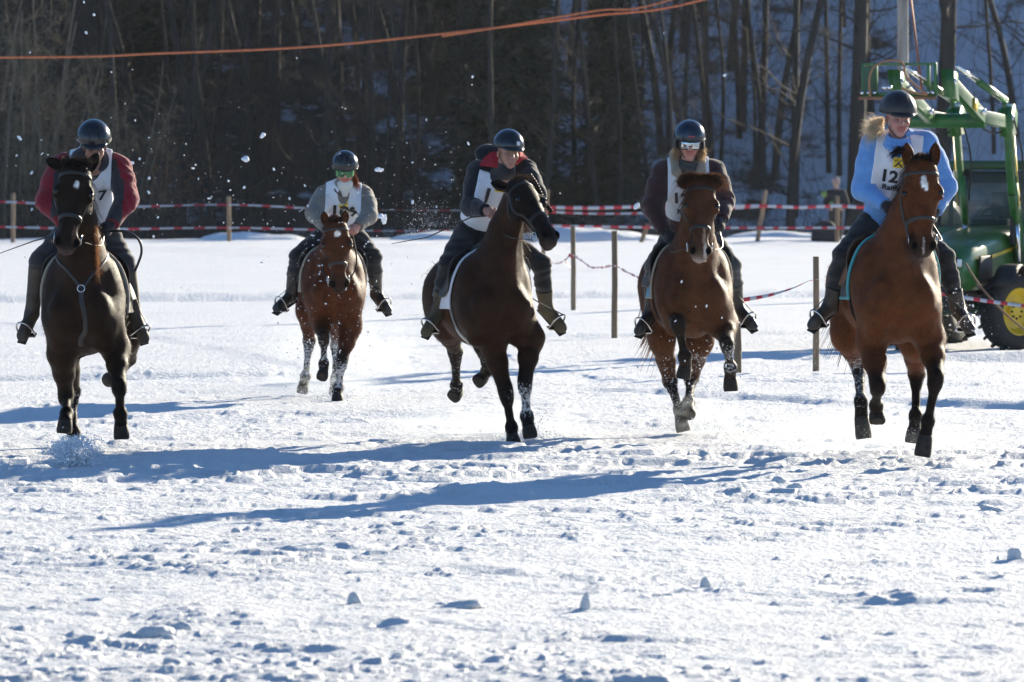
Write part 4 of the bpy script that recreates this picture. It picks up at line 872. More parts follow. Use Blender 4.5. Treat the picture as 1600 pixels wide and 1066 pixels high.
    # eyes
    for sg in (-1, 1):
        mb = MB(); o_ = Hd(.195, sg * .25, .10); d_ = nrm(Hd(.195, sg * .02, -.055) - o_); q_ = bv.ray_cast(Vector(o_), Vector(d_)); ed = -d_
        c0 = np.array(q_[0]) - ed * .019
        mb.lathe(c0 - ed * .012, ed, [(.0, .012), (.01, .02), (.022, .0215), (.032, .017), (.038, .009), (.04, .001)], 14); mb.build('eye', M['eye'], ho)
    # ears
    for i, sg in enumerate((-1, 1)):
        eb = Hd(.015, sg * .062, -.06); ex, en, el = h.get('ears', ((-.12, 1.0, .0), (.12, 1.0, .0)))[i]
        d = nrm(ll * ex + (-a) * en + nn * el); opn = nrm(nn * .9 + ll * sg * .45 - d * ((nn * .9 + ll * sg * .45) @ d)); sd_ = np.cross(d, opn)
        L = h.get('earL', .165) * g; es = SDF()
        es.ell(eb + d * L * .44, (.044 * g, L * .52, .030 * g), (sd_, d, opn), .01, headc)
        es.cone(eb + d * L * .6, eb + d * L, .026 * g, .004, .02, headc * .5, u=sd_, w=1.2)
        es.ell(eb + d * L * .50 + opn * .024 * g, (.031 * g, L * .44, .028 * g), (sd_, d, opn), .008, coat, mode=-1)
        es.build('ear', .0055, M['coat'], ho, color=.01)
    # mane, forelock, tail
    mm = hairmat('mane_hair', sp['mane'])
    crest = [pm * (1 - t) + cr0 * t - nn * (.03) * (1 - t) + up * (.075 * g * (.9 - .2 * t)) for t in np.linspace(0, 1, 8)]
    md = h.get('mane_dir', (-.5, .2, .5)); dd = rt * md[0] + fw * md[1] + up * md[2]
    strands('mane', mm, ho, crest, [dd] * 8, h.get('mane_len', .2), h.get('mane_n', 420) * 2, .006, droop=h.get('mane_droop', .8), spread=.5, seed=int(Y0 * 10), curl=.05)
    for (l0, l1, t0, dv, ln, nn_, *ex_) in h.get('forelock', []):
        rs = [Hd(t0, l0 + (l1 - l0) * t, -.0) for t in np.linspace(0, 1, 4)]
        strands('forelock', mm, ho, rs, [ll * dv[0] - a * dv[1] + nn * dv[2]] * 4, ln, nn_, .006, droop=(ex_[0] if ex_ else .35), spread=.75, seed=5 + int(Y0), curl=.08)
    tl = sp['tail']; tr = B(0, -.95, 1.26); tb = MB()
    tm = U(*tl[0], Y0 + 1.15 * g); te = U(*tl[1], Y0 + 1.3 * g); path = crv([tr, tr * .5 + tm * .5 - fw * .12, tm, te], 12)
    for_t = [path[min(i, len(path) - 1)] for i in range(len(path))]
    rg = np.random.default_rng(int(Y0)); vs = []; fs = []
    for i in range(sp.get('tail_n', 260)):
        o1 = rg.normal(0, 1, 3); b0 = len(vs); cut = .6 + .4 * rg.random(); sd_ = nrm(V(1, .2, .3) + rg.normal(0, .4, 3)); K = len(path)
        for k in range(K):
            u = k / (K - 1) * cut; x = u * (K - 1); j = min(int(x), K - 2); p = path[j] * (1 - x + j) + path[j + 1] * (x - j)
            p = p + o1 * (.012 + .06 * u * u + .02 * math.sin(u * 3)); wd = .004 * (1 - .8 * k / K)
            vs += [p - sd_ * wd, p + sd_ * wd]
        fs += [(b0 + 2 * k, b0 + 2 * k + 1, b0 + 2 * k + 3, b0 + 2 * k + 2) for k in range(K - 1)]
    mesh_obj('tail', np.array(vs), np.array(fs), mm, ho)
    # bridle
    LM = M['leather'] if not sp.get('brown_tack') else M['leather_brown']
    br = empty('bridle', (0, 0, 0)); br.parent = ho; br.matrix_parent_inverse = Matrix.Identity(4)
    bl = M['leather']; W = .021
    def St(pts_, w_=W, closed=False, n=36, off=.0, m=bl, name='strap', snap=True): return strap(bv, [Hd(*q) for q in pts_], w_, .006, name, m, br, n, closed, off, snap)
    St([(.075, -.11, -.06), (.06, -.07, .03), (.055, 0, .06), (.06, .07, .03), (.075, .11, -.06)], name='browband', m=sp.get('browmat', bl))
    St([(.08, -.11, -.07), (.0, -.09, -.10), (-.04, 0, -.12), (.0, .09, -.10), (.08, .11, -.07)], name='headpiece')
    tn = .385
    St([(tn, .08, -.05), (tn - .02, .05, .02), (tn - .025, 0, .03), (tn - .02, -.05, .02), (tn, -.08, -.05), (tn + .03, -.07, -.13), (tn + .04, 0, -.17), (tn + .03, .07, -.13)], .026, True, 40, name='noseband')
    for sg in (-1, 1):
        St([(.08, sg * .12, -.065), (.2, sg * .12, -.09), (.33, sg * .10, -.08), (.485, sg * .07, -.095)], .018, name='cheekpiece')
        St([(.07, sg * .12, -.08), (.18, sg * .12, -.16), (.24, sg * .06, -.22)], .013, name='throatlatch')
        rc = Hd(.505, sg * .072, -.10); mb = MB()
        mb.tube([rc + (a * math.cos(t) + nn * math.sin(t)) * .036 for t in np.linspace(0, 2 * math.pi, 19)], .0055, 6, cap=False); mb.build('bit_ring', M['iron'], br)
    mb = MB(); mb.tube([Hd(.505, -.075, -.10), Hd(.51, 0, -.11), Hd(.505, .075, -.10)], .006, 6); mb.build('bit', M['iron'], br)
    Bd = Body(); Bd.__dict__.update(B=B, ax=ax, bv=bv, g=g, Hd=Hd, ho=ho, br=br, rt=rt, fw=fw, up=up, Y0=Y0, O=O, pm=pm, a=a, nn=nn, ll=ll)
    return Bd

def add_reins(H, hands, sp):
    for sg, hp in zip((-1, 1), hands):
        rc = H.Hd(.515, sg * .085, -.12); sag = sp.get('reinsag', .06)
        m_ = (rc + hp) / 2 + V(0, 0, -sag) + H.rt * sg * .05
        mb = MB(); mb.tube(crv([rc, m_, hp], 18), .008, 6, flat=.45); mb.build('rein', sp.get('reinmat', M['leather']), H.br)

# ------------------------------------------------------------------ saddle
def radial(H, f, th, sg, out=0.0):
    """Point on the trunk at station f, angle th from straight up, on side sg."""
    c = H.B(0, f, 1.12); d = H.rt * sg * math.sin(th) + H.up * math.cos(th); o = c + d * .9
    q = H.bv.ray_cast(Vector(o), Vector(-d))
    r = .9 - q[3] if q[0] is not None else .3
    return c + d * (min(r, .42) + out), d
def sheet(H, name, m, parent, sg, fth, nu=10, nv=14, out=.01, th=.012, edge=None):
    """A panel that follows the trunk: fth(v) gives (f0, f1, angle) for v 0..1."""
    P = []; N = []
    for j in range(nv + 1):
        f0, f1, an = fth(j / nv)
        for i in range(nu + 1):
            p, d = radial(H, f0 + (f1 - f0) * i / nu, an, sg, out(j / nv, i / nu) if callable(out) else out); P.append(p); N.append(d)
    P = np.array(P).reshape(nv + 1, nu + 1, 3); N = np.array(N).reshape(nv + 1, nu + 1, 3)
    for _ in range(3):
        Q = P.copy(); Q[1:-1] = (P[:-2] + 2 * P[1:-1] + P[2:]) / 4; P = Q.copy(); Q[:, 1:-1] = (P[:, :-2] + 2 * P[:, 1:-1] + P[:, 2:]) / 4; P = Q
    A = P.reshape(-1, 3); Bq = (P + N * th).reshape(-1, 3); n1 = len(A); fs = []; w_ = nu + 1
    for j in range(nv):
        for i in range(nu):
            k = j * w_ + i; fs.append((k, k + 1, k + 1 + w_, k + w_)); fs.append((n1 + k, n1 + k + w_, n1 + k + 1 + w_, n1 + k + 1))
    rim = [(0, i) for i in range(nu)] + [(j, nu) for j in range(nv)] + [(nv, i) for i in range(nu, 0, -1)] + [(j, 0) for j in range(nv, 0, -1)]
    ids = [j * w_ + i for j, i in rim]
    for x in range(len(ids)): y = (x + 1) % len(ids); fs.append((ids[x], ids[y], n1 + ids[y], n1 + ids[x]))
    mb = MB(); mb.add(np.concatenate([A, Bq]), fs); o = mb.build(name, m, parent); sharp(o, 50)
    if edge:
        em, er, which = edge; pts = [Bq.reshape(P.shape)[j, i] - N[j, i] * th * .5 for j, i in rim if (which == 'all' or (which == 'front' and (i == nu or j == nv)))]
        mb = MB(); mb.tube(pts, er, 6); mb.build('piping', em, o)
    return o
def make_saddle(H, sp):
    root = empty('saddle', H.B(0, 0, 1.45)); tag(root, sp['saddle_label'], 'saddle', 'saddles under the riders')
    pad, flap = sp['padmat'], sp['flapmat']
    for sg in (-1, 1):
        sheet(H, 'saddle_pad', pad, root, sg, lambda v: (-.36 + .05 * v, .34 + .09 * math.sin(math.pi * min(v * 1.1, 1)), R(6 + 92 * v)), out=.012, th=.014, edge=(sp['trimmat'], sp.get('trimr', .009), 'front'))
        fo = lambda v, u: .034 + .035 * max(0, u - .55) * 2 * math.sin(math.pi * min(1, v * 1.15))
        sheet(H, 'saddle_flap', flap, root, sg, lambda v: (-.12 - .06 * v, .16 + .20 * math.sin(math.pi * min(.25 + v * .75, 1)) ** .8, R(14 + 68 * v)), out=fo, th=.018, edge=(M['leather'], .007, 'all'))
        sheet(H, 'girth', sp['girthmat'], root, sg, lambda v: (.20, .29, R(84 + 96 * v)), nu=4, nv=16, out=.012, th=.012)
    s = SDF()
    s.ell(H.B(0, -.05, 1.50), (.14, .22, .045), H.ax, .03); s.cone(H.B(0, .14, 1.52), H.B(0, .24, 1.55), .07, .035, .04, u=H.rt, w=1.2)
    s.cone(H.B(-.1, -.26, 1.55), H.B(.1, -.26, 1.55), .045, .045, .05); s.ell(H.B(0, -.03, 1.58), (.09, .16, .05), H.ax, .04, mode=-1)
    s.build('seat', .012, flap, root)
    return root
def make_stirrup(root, H, sg, foot, toe_dir, rt_):
    """Foot: the ball of the foot; the iron hangs round it, its leather runs up under the rider's leg."""
    st = empty('stirrup', foot); st.parent = root; st.location = Vector(foot) - world_loc(root)
    d = nrm(toe_dir); lat = nrm(np.cross(d, V(0, 0, 1))); lat = lat if lat[0] > 0 else -lat
    upv = nrm(np.cross(lat, d)); upv = upv if upv[2] > 0 else -upv; b = foot - upv * .048
    wv = .066; mb = MB(); arch = [b - lat * wv] + [b + lat * (-wv * math.cos(t)) + upv * (.03 + .105 * math.sin(t)) for t in np.linspace(0, math.pi, 17)] + [b + lat * wv]
    mb.tube(arch, .0065, 8, flat=1.3); mb.build('iron_arch', M['iron'], st)
    mb = MB(); mb.box(b - upv * .004, (wv + .004, .022, .006), (lat, d, upv), bev=.002); mb.build('footplate', M['iron'], st)
    topp, _ = radial(H, .02, R(78), sg, .045); a_ = b + upv * .135
    mb = MB(); mb.tube(crv([a_, (a_ + topp) / 2 - H.rt * sg * .01, topp], 10), .013, 6, flat=.25); mb.build('stirrup_leather', M['leather'], st)
# ------------------------------------------------------------------ riders
def text_mesh(body, size, bold=0.0):
    cu = bpy.data.curves.new('lettering', 'FONT'); cu.body = body; cu.size = size; cu.align_x = 'CENTER'; cu.align_y = 'CENTER'; cu.resolution_u = 3; cu.offset = bold
    o = bpy.data.objects.new('lettering', cu); COL.objects.link(o); bpy.context.view_layer.update()
    me = bpy.data.meshes.new_from_object(o.evaluated_get(bpy.context.evaluated_depsgraph_get()))
    bm = bmesh.new(); bm.from_mesh(me); bmesh.ops.triangulate(bm, faces=bm.faces)
    bmesh.ops.subdivide_edges(bm, edges=[e for e in bm.edges if e.calc_length() > .02], cuts=1); bmesh.ops.triangulate(bm, faces=bm.faces)
    vs = [tuple(v.co) for v in bm.verts]; bm.verts.index_update(); fs = [tuple(v.index for v in f.verts) for f in bm.faces]; bm.free()
    bpy.data.objects.remove(o, do_unlink=True); return vs, fs
def project(bv, vs, fs, c, ex, ey, m, name, parent, off=.006):
    n = nrm(np.cross(ex, ey)); n = n if n[1] < 0 else -n; P = []
    for x, y, *_ in vs:
        p = c + ex * x + ey * y; q = bv.ray_cast(Vector(p + n * .4), Vector(-n), .8)
        P.append(np.array(q[0]) + n * off if q[0] is not None else p)
    o = mesh_obj(name, P, fs, m, parent, smooth=False); return o
def grid2(w_, h_, n=12):
    vs = [(-w_ / 2 + w_ * i / n, -h_ / 2 + h_ * j / n) for j in range(n + 1) for i in range(n + 1)]
    return vs, [(j * (n + 1) + i, j * (n + 1) + i + 1, (j + 1) * (n + 1) + i + 1, (j + 1) * (n + 1) + i) for j in range(n) for i in range(n)]

def hand_sdf(s, wrist, d, palm, thumb, g=1.0, col=(.5, .3, .22), curl=(50, 75, 45)):
    """A hand closed on a rein: d towards the knuckles, palm the way the palm faces, thumb the side the thumb is on."""
    d = nrm(d); palm = nrm(palm - d * (palm @ d)); th = nrm(np.cross(d, palm)); th = th if th @ thumb > 0 else -th
    def q(x, y, z): return wrist + (d * x + th * y + palm * z) * g
    s.ell(q(.045, 0, 0), np.array((.052, .042, .017)) * g, (d, th, palm), .012, col)
    s.ell(q(.035, .026, .012), np.array((.03, .017, .016)) * g, (d, th, palm), .01, col)
    for i, (y, L, r) in enumerate(((.030, .041, .0092), (.0105, .046, .0095), (-.009, .043, .009), (-.028, .034, .0078))):
        p = q(.085 - .004 * abs(i - 1), y, .002); an = 0
        for k, (frac, cu) in enumerate(((1, curl[0]), (.62, curl[1]), (.5, curl[2]))):
            an += R(cu); e = p + (d * math.cos(an) + palm * math.sin(an)) * L * frac * g
            s.cone(p, e, r * (1 - .08 * k) * g, r * (.93 - .1 * k) * g, .003, col); p = e
    p0 = q(.02, .036, .012); p1 = q(.05, .046, .03); p2 = q(.075, .036, .042)
    s.cone(p0, p1, .012 * g, .0105 * g, .006, col); s.cone(p1, p2, .0105 * g, .0085 * g, .003, col)
    return q(.07, 0, .03)

def make_rider(sp, H, saddle):
    Y0 = H.Y0; sk = np.array(sp.get('skin', (.55, .30, .21))); g = sp.get('g', 1.0)
    def J(k, dy=None): px, py, d = sp[k]; return U(px, py, Y0 + d)
    pel, nck, hd = J('pelvis'), J('neck'), J('head')
    sh = [J('shL'), J('shR')]; el = []; wr = []
    for i, k in enumerate('LR'):
        e = reach(sh[i], *sp['el' + k][:2], .285 * g, sp['el' + k][2]); el.append(e); wr.append(reach(e, *sp['wr' + k][:2], .25 * g, sp['wr' + k][2]))
    hp = [pel + H.rt * sx * .10 for sx in (-1, 1)]; kn = []; an = []; to = []
    for i, k in enumerate('LR'):
        a = reach(hp[i], *sp['kn' + k][:2], .42 * g, -1); kn.append(a); b = reach(a, *sp['an' + k][:2], .40 * g, 1); an.append(b); to.append(reach(b, *sp['to' + k][:2], .19 * g, -1))
    sp['_dbg'] = [(k, [round(float(x), 2) for x in v]) for k, v in (('elL', el[0]), ('wrL', wr[0]), ('wrR', wr[1]), ('knL', kn[0]), ('anL', an[0]), ('knR', kn[1]), ('anR', an[1]), ('toL', to[0]))]
    up = nrm(nck - pel); rt = nrm(sh[1] - sh[0]); fwd = nrm(np.cross(up, rt)); fwd = fwd if fwd[1] < 0 else -fwd
    rt = nrm(rt - up * (rt @ up)); fwd = nrm(np.cross(up, rt)); fwd = fwd if fwd[1] < 0 else -fwd
    tax = (rt, fwd, up); ch = pel + (nck - pel) * .68; TL = np.linalg.norm(nck - pel)
    # head frame
    yw, pt, rl = [R(x) for x in sp['look']]
    f0 = V(math.sin(yw) * math.cos(pt), -math.cos(yw) * math.cos(pt), math.sin(pt)); r0 = V(math.cos(yw), math.sin(yw), 0)
    u0 = nrm(np.cross(f0, r0)); u0 = u0 if u0[2] > 0 else -u0; r1 = r0 * math.cos(rl) + u0 * math.sin(rl); u1 = u0 * math.cos(rl) - r0 * math.sin(rl); r0, u0 = r1, u1
    hx = (r0, f0, u0); hgt = sp.get('hg', 1.0)
    def Q(x, y, z): return hd + (r0 * x + f0 * y + u0 * z) * hgt      # head centre between the ears
    body = SDF()
    def BL(t, x, y): return pel + (nck - pel) * t + rt * x + fwd * y
    body.ell(BL(.02, 0, 0), np.array((.155, .105, .10)) * g, tax, .04, sk, tag='torso'); body.ell(BL(.35, 0, 0), np.array((.13, .095, .14)) * g, tax, .05, sk, tag='torso')
    body.ell(BL(.70, 0, .01), np.array((.16, .11, .17)) * g, tax, .05, sk, tag='torso')
    body.cone(sh[0] + rt * .02, sh[1] - rt * .02, .058 * g, .058 * g, .05, sk, tag='torso'); body.cone(BL(.9, 0, -.01), hd - u0 * .05 * hgt - f0 * .02, .062 * g, .055 * g, .03, sk, tag='neck')
    for i in (0, 1):
        body.ell(sh[i], np.array((.062,) * 3) * g, None, .04, sk, tag='arm'); m = (sh[i] + el[i]) / 2
        body.cone(sh[i], el[i], .053 * g, .042 * g, .03, sk, tag='arm'); body.cone(el[i], wr[i], .043 * g, .027 * g, .02, sk, tag='arm')
        body.cone(hp[i], kn[i], .092 * g, .062 * g, .05, sk, tag='leg'); body.cone(kn[i], kn[i] * .6 + an[i] * .4, .06 * g, .057 * g, .03, sk, tag='leg')
        body.cone(kn[i] * .6 + an[i] * .4, an[i], .056 * g, .038 * g, .03, sk, tag='leg'); body.cone(an[i], an[i] * .5 + to[i] * .5 + V(0, 0, -.02), .036 * g, .022 * g, .03, sk, tag='foot')
    v, f = body.mesh(.013); vv = [v]; ff = [f]; cc = [np.tile(sk, (len(v), 1))]
    # head with its face
    hs = SDF(); lip = sk * V(.82, .52, .5); brow = np.array(sp.get('brow', (.10, .06, .035)))
    def HE(x, y, z, r, k=.012, col=sk, mode=1, cw=1.0): hs.ell(Q(x, y, z), np.array(r) * hgt, hx, k, col, mode, cw=cw)
    HE(0, -.015, .045, (.074, .093, .082), .02); HE(0, .035, .02, (.062, .055, .075), .02); HE(0, .045, -.035, (.052, .045, .05), .03)
    HE(0, .065, -.085, (.028, .024, .022), .02); hs.cone(Q(-.045, .01, -.055), Q(0, .06, -.088), .022, .018, .02, sk); hs.cone(Q(.045, .01, -.055), Q(0, .06, -.088), .022, .018, .02, sk)
    HE(-.038, .062, -.022, (.022, .02, .02), .02, sk * V(1.0, .82, .8)); HE(.038, .062, -.022, (.022, .02, .02), .02, sk * V(1.0, .82, .8))
    hs.cone(Q(-.04, .078, .026), Q(-.012, .088, .022), .009, .008, .012, sk * .8 + brow * .2); hs.cone(Q(.04, .078, .026), Q(.012, .088, .022), .009, .008, .012, sk * .8 + brow * .2)
    for sx in (-1, 1):
        HE(sx * .03, .094, .004, (.015, .014, .009), .008, sk, -1); HE(sx * .074, -.012, -.008, (.010, .018, .030), .006, sk * V(1, .85, .8))
        HE(sx * .030, .077, .004, (.0125, .0125, .0125), .003, V(.05, .04, .035) if not sp.get('squint') else sk * .45, cw=3)
    hs.cone(Q(0, .092, .014), Q(0, .115, -.024), .008, .0125, .012, sk); HE(-.011, .103, -.028, (.008, .01, .007), .006, sk * .9); HE(.011, .103, -.028, (.008, .01, .007), .006, sk * .9)
    for j in range(-3, 4):
        x = j * .0075; sm = sp.get('smile', 0) * x * x * 14
        hs.cone(Q(x, .0935 - x * x * 9, -.049 + sm), Q(x + .004, .0935 - (x + .004) ** 2 * 9, -.049 + sm), .0052, .0052, .005, lip, cw=2)
        hs.cone(Q(x, .0915 - x * x * 9, -.061 + sm), Q(x + .004, .0915 - (x + .004) ** 2 * 9, -.061 + sm), .0062, .0062, .005, lip, cw=2)
        if sp.get('smile'): hs.cone(Q(x, .0985 - x * x * 9, -.055 + sm), Q(x + .004, .0985 - (x + .004) ** 2 * 9, -.055 + sm), .0024, .0024, .001, (.5, .45, .42), cw=2)
    hs.cone(Q(-.02, .106 - .004, -.055), Q(.02, .106 - .004, -.055), .003, .003, .004, sk, mode=-1) if not sp.get('smile') else None
    hs.cone(Q(0, -.03, -.05), hd - u0 * .17 + (nck - hd) * .1 - f0 * .035, .052, .055, .03, sk)
    v, f = hs.mesh(.0047); hc = hs.color(v, .006)
    # eyebrows
    ff.append(f + len(vv[0])); vv.append(v)
    dl = v - hd; X = dl @ r0 / hgt; Yq = dl @ f0 / hgt; Z = dl @ u0 / hgt
    bm_ = np.clip(1.2 - ((np.abs(X) - .029) / .019) ** 2 - ((Z - .028 + .2 * (np.abs(X) - .03)) / .006) ** 2, 0, 1) * (Yq > .05) * .75; hc = hc * (1 - bm_[:, None]) + brow * bm_[:, None]
    if sp.get('stubble'): st = np.clip((-.035 - Z) * 40, 0, 1) * .35 * (Yq > -.01); hc = hc * (1 - st[:, None]) + V(.10, .07, .06) * st[:, None]
    cc.append(hc); n = len(vv[0]) + len(vv[1])
    hands = []; gl = []
    for i in (0, 1):
        d = nrm(wr[i] - el[i]) ; d = nrm(d + V(0, -.25, -.1)); inw = rt * (1 if i == 0 else -1)
        s2 = SDF(); s2.cone(wr[i] - d * .05, wr[i] + d * .02, .027, .025, .01, sk); grip = hand_sdf(s2, wr[i] + d * .01, d, inw * .8 + V(0, 0, -.45), V(0, 0, 1) , 1.0, sk)
        hands.append(grip); gl.append((s2, wr[i], d))
        v, f = s2.mesh(.0042); vv.append(v); ff.append(f + n); n += len(v); cc.append(np.tile(sk * V(.95, .85, .82), (len(v), 1)))
    bo = mesh_obj('person', np.concatenate(vv), np.concatenate(ff), M['skin']); set_col(bo, np.concatenate(cc)); rebase(bo, pel)
    tag(bo, sp['label'], 'person', 'riders in the race')
    # jacket
    jk = body.copy(.014, ('torso', 'arm')); jk.noise = None
    for i in (0, 1):
        pf = sp.get('puff', .006); A = el[i]; wd = wr[i]
        jk.cone(sh[i], sh[i] * .6 + el[i] * .4, .056 * g + pf * .8, .066 * g + pf, .05, tag='arm'); jk.cone(sh[i] * .6 + el[i] * .4, el[i], .066 * g + pf, .058 * g + pf, .04, tag='arm'); jk.cone(el[i], wr[i], .057 * g + pf, .040 * g + pf * .4, .03, tag='arm'); jk.cone(nck + up * .025, sh[i], .062, .05 + pf, .05, tag='torso')
    jk.cone(BL(.0, 0, 0), BL(.25, 0, 0), .135 * g, .135 * g, .05, u=rt, w=1.2); jk.cone(BL(.3, 0, 0), BL(.8, 0, 0), .14 * g, .15 * g, .05, u=rt, w=1.2)
    amp = sp.get('wrinkle', .007)
    def wr_noise(P):
        o = 0 * P[:, 0]
        for i in (0, 1):
            for A, B_ in ((sh[i], el[i]), (el[i], wr[i])):
                L = np.linalg.norm(B_ - A); t = (P - A) @ (B_ - A) / L ** 2; dd = np.linalg.norm(P - (A + np.clip(t, 0, 1)[:, None] * (B_ - A)), axis=1)
                o += np.where(dd < .11, np.sin(t * L * 70 + 11 * vnoise(P, 7, i)) * .35 * (.3 + vnoise(P, 5, 6)), 0)
        return amp * (np.clip(o, -1, 1) * .7 + (fbm(P * V(1, 1, .7), 12, 3, 4) - .5) * 2.6)
    jk.noise = wr_noise
    def cl_neck(P): return .060 - np.linalg.norm((P - (nck + up * .075 + fwd * .02)) , axis=1)
    def cl_low(P): return -((P - (pel - up * .045)) @ up)
    jk.cone(BL(.86, 0, -.02), nck + up * .06 + fwd * .02, .075, .07, .03)
    jk.clips = [cl_neck, cl_low] + [(lambda P, i=i: np.where(np.linalg.norm(P - wr[i], axis=1) < .12, (P - wr[i]) @ nrm(wr[i] - el[i]), -1)) for i in (0, 1)]
    v, f = jk.mesh(.0075); jo = mesh_obj('jacket', v, f, sp['jacket'], bo)
    if sp.get('jacket_cols'): set_col(jo, sp['jacket_cols'](v, rt, fwd, up, pel, nck, sh, el, wr))
    # bib
    bb = jk.copy(.009); bb.p = [q for q in bb.p if not (q['t'] == 'c' and q['tag'] == 'arm' and any(np.allclose(q['b'], w_) for w_ in wr))]
    bb.noise = lambda P: wr_noise(P) - .004 * np.clip(fbm(P * V(1, 1, .35), 16, 3, 9) * 2 - .8, 0, 1)
    bb.clips = []; bw, bnk, bbot = sp.get('bibw', .135), sp.get('bibneck', .10), sp.get('bibbot', .12)
    def bc(P):
        x = (P - pel) @ rt; t = (P - pel) @ up / TL; y = (P - pel) @ fwd
        side = np.abs(x) - (bw + .035 * np.clip(1 - t, 0, 1) - .0 * t); neckh = bnk - np.sqrt(x ** 2 + ((t - sp.get('bibnt', 1.02)) * TL * sp.get('bibns', .75)) ** 2)
        low = (bbot - t) * TL; return np.maximum(np.maximum(np.maximum(side, neckh), low), (t - sp.get('bibtop', 1.12)) * TL)
    bb.clips = [bc]
    v, f = bb.mesh(.0075); bi = mesh_obj('race_bib', v, f, sp['bibmat'], bo); bib_bv = bvh_of(v, f)
    def hit(px, py):
        o_ = V(0, 0, CAMH); d_ = nrm(U(px, py, 1.0) - o_); q = bib_bv.ray_cast(Vector(o_), Vector(d_)); return np.array(q[0]) if q[0] is not None else BL(.5, 0, .1)
    for (txt, size, px, py, bold) in sp.get('texts', []):
        tv, tf = text_mesh(txt, size, bold); project(bib_bv, tv, tf, hit(px, py), rt, up, M['print_black'], 'printed_number' if txt[0].isdigit() else 'printed_word', bi)
    for (px, py) in sp.get('emblem', []):
        gv, gf = grid2(.078, .078); project(bib_bv, gv, gf, hit(px, py), rt, up, M['emblem_yellow'], 'yellow_emblem', bi, .005)
        mbp = []; fb = []
        def bar(x0, y0, x1, y1, w_):
            d = nrm(V(x1 - x0, y1 - y0)); nn_ = V(-d[1], d[0]) * w_ / 2; b = len(mbp); K = 5
            for k in range(K + 1):
                p = V(x0, y0) + (V(x1, y1) - V(x0, y0)) * k / K; mbp.extend([tuple(p - nn_), tuple(p + nn_)])
            fb.extend([(b + 2 * k, b + 2 * k + 1, b + 2 * k + 3, b + 2 * k + 2) for k in range(K)])
        bar(-.026, -.028, .020, .018, .011); bar(.026, -.028, -.020, .018, .011); bar(.010, .024, .028, .010, .011); bar(-.010, .024, -.028, .010, .011)
        project(bib_bv, mbp, fb, hit(px, py), rt, up, M['print_black'], 'crossed_mark', bi, .0075)
    # trousers and boots
    tr = body.copy(.010, ('leg',)); tr.ell(BL(.02, 0, 0), np.array((.165, .115, .11)) * g, tax, .04)
    tr.noise = lambda P: .005 * (fbm(P, 11, 3, 21) - .5) * 2 + .0035 * np.sin(P[:, 2] * 80 + 9 * vnoise(P, 7, 3))
    bt = sp.get('boot_top', .35)
    def cut(P, keep):
        r = -np.ones(len(P))
        for i in (0, 1):
            ax_ = nrm(kn[i] - an[i]); L = np.linalg.norm(kn[i] - an[i]); t = (P - an[i]) @ ax_; nr = np.linalg.norm(P - (an[i] + kn[i]) / 2, axis=1) < .36
            d = (bt * L - t) * keep; r = np.where(nr, np.maximum(r, d), r)
        return r
    tr.clips = [lambda P: np.where(((P - an[0]) @ nrm(kn[0] - an[0]) < bt * .4 - .05) & (np.linalg.norm(P - an[0], axis=1) < .42) | ((P - an[1]) @ nrm(kn[1] - an[1]) < bt * .4 - .05) & (np.linalg.norm(P - an[1], axis=1) < .42), .02, -1.)]
    v, f = tr.mesh(.009); mesh_obj('trousers', v, f, sp['trousers'], bo)
    for i in (0, 1):
        b = SDF(); t = nrm(to[i] - an[i]); lg = nrm(kn[i] - an[i]); lat = nrm(np.cross(t, lg)); sol = nrm(np.cross(t, lat)); sol = sol if sol @ lg < 0 else -sol
        top = an[i] + (kn[i] - an[i]) * (bt + .06); b.cone(an[i], top, .050 * g, (.060 + .018 * bt) * g, .02, u=t, w=1.08); b.cone(an[i] + lg * .01, to[i] + sol * .012, .047, .036, .03, u=lat, w=.95)
        b.cone(an[i] - t * .035 + sol * .045, an[i] + sol * .02, .036, .042, .03); b.cone(an[i] + sol * .03, to[i] + sol * .035, .04, .034, .03, u=lat, w=1.1); b.ell(to[i] + t * .015 + sol * .035, (.043, .048, .027), (lat, t, sol), .02)
        b.clips = [lambda P, i=i, sol=sol: (P - an[i]) @ sol - .075, lambda P, i=i, lg=lg, top=top: (P - top) @ lg]
        b.noise = lambda P: .003 * (fbm(P, 18, 3, 31) - .5) * 2
        v, f = b.mesh(.007); bobj = mesh_obj('boot', v, f, sp['boots'], bo)
        mb = MB(); c0 = (an[i] - t * .035 + to[i] + t * .03) / 2 + sol * .079; hl = np.linalg.norm(to[i] - an[i]) / 2 + .055
        mb.box(c0, (.034, hl, .006), (lat, t, sol), bev=.004); mb.build('sole', M['rubber'], bobj)
        foot = to[i] - t * .035 + sol * .03
        make_stirrup(saddle, H, (-1, 1)[i], foot, t, lat)
    # gloves
    if sp.get('gloves'):
        for s2, w_, d in gl:
            gg = s2.copy(.0035); gg.cone(w_ - d * .05, w_ + d * .01, .036, .031, .01); v, f = gg.mesh(.005); mesh_obj('glove', v, f, sp['gloves'], bo)
    # helmet
    he = SDF(); hr = V(.117, .142, .128) * hgt * sp.get('helmet', 1.0); hcx = Q(0, -.012, .058)
    he.ell(hcx, hr, hx, .01); he.ell(Q(0, -.012, .040), hr - .018, hx, .002, mode=-1)
    tilt = nrm(u0 + f0 * .10)
    he.clips = [lambda P: -((P - Q(0, 0, .044)) @ tilt)]
    v, f = he.mesh(.0055); hm = mesh_obj('helmet', v, f, sp.get('helmetmat', M['helmet']), bo)
    rimp = [Q(0, -.012, .050) + r0 * math.cos(t) * (hr[0] - .002) + f0 * math.sin(t) * (hr[1] - .002) - f0 * 0 + u0 * (-.0139 * math.sin(t)) for t in np.linspace(0, 2 * math.pi, 41)]
    mb = MB(); mb.tube(rimp, .006, 6, cap=False); mb.build('rim', M['rubber'], hm)
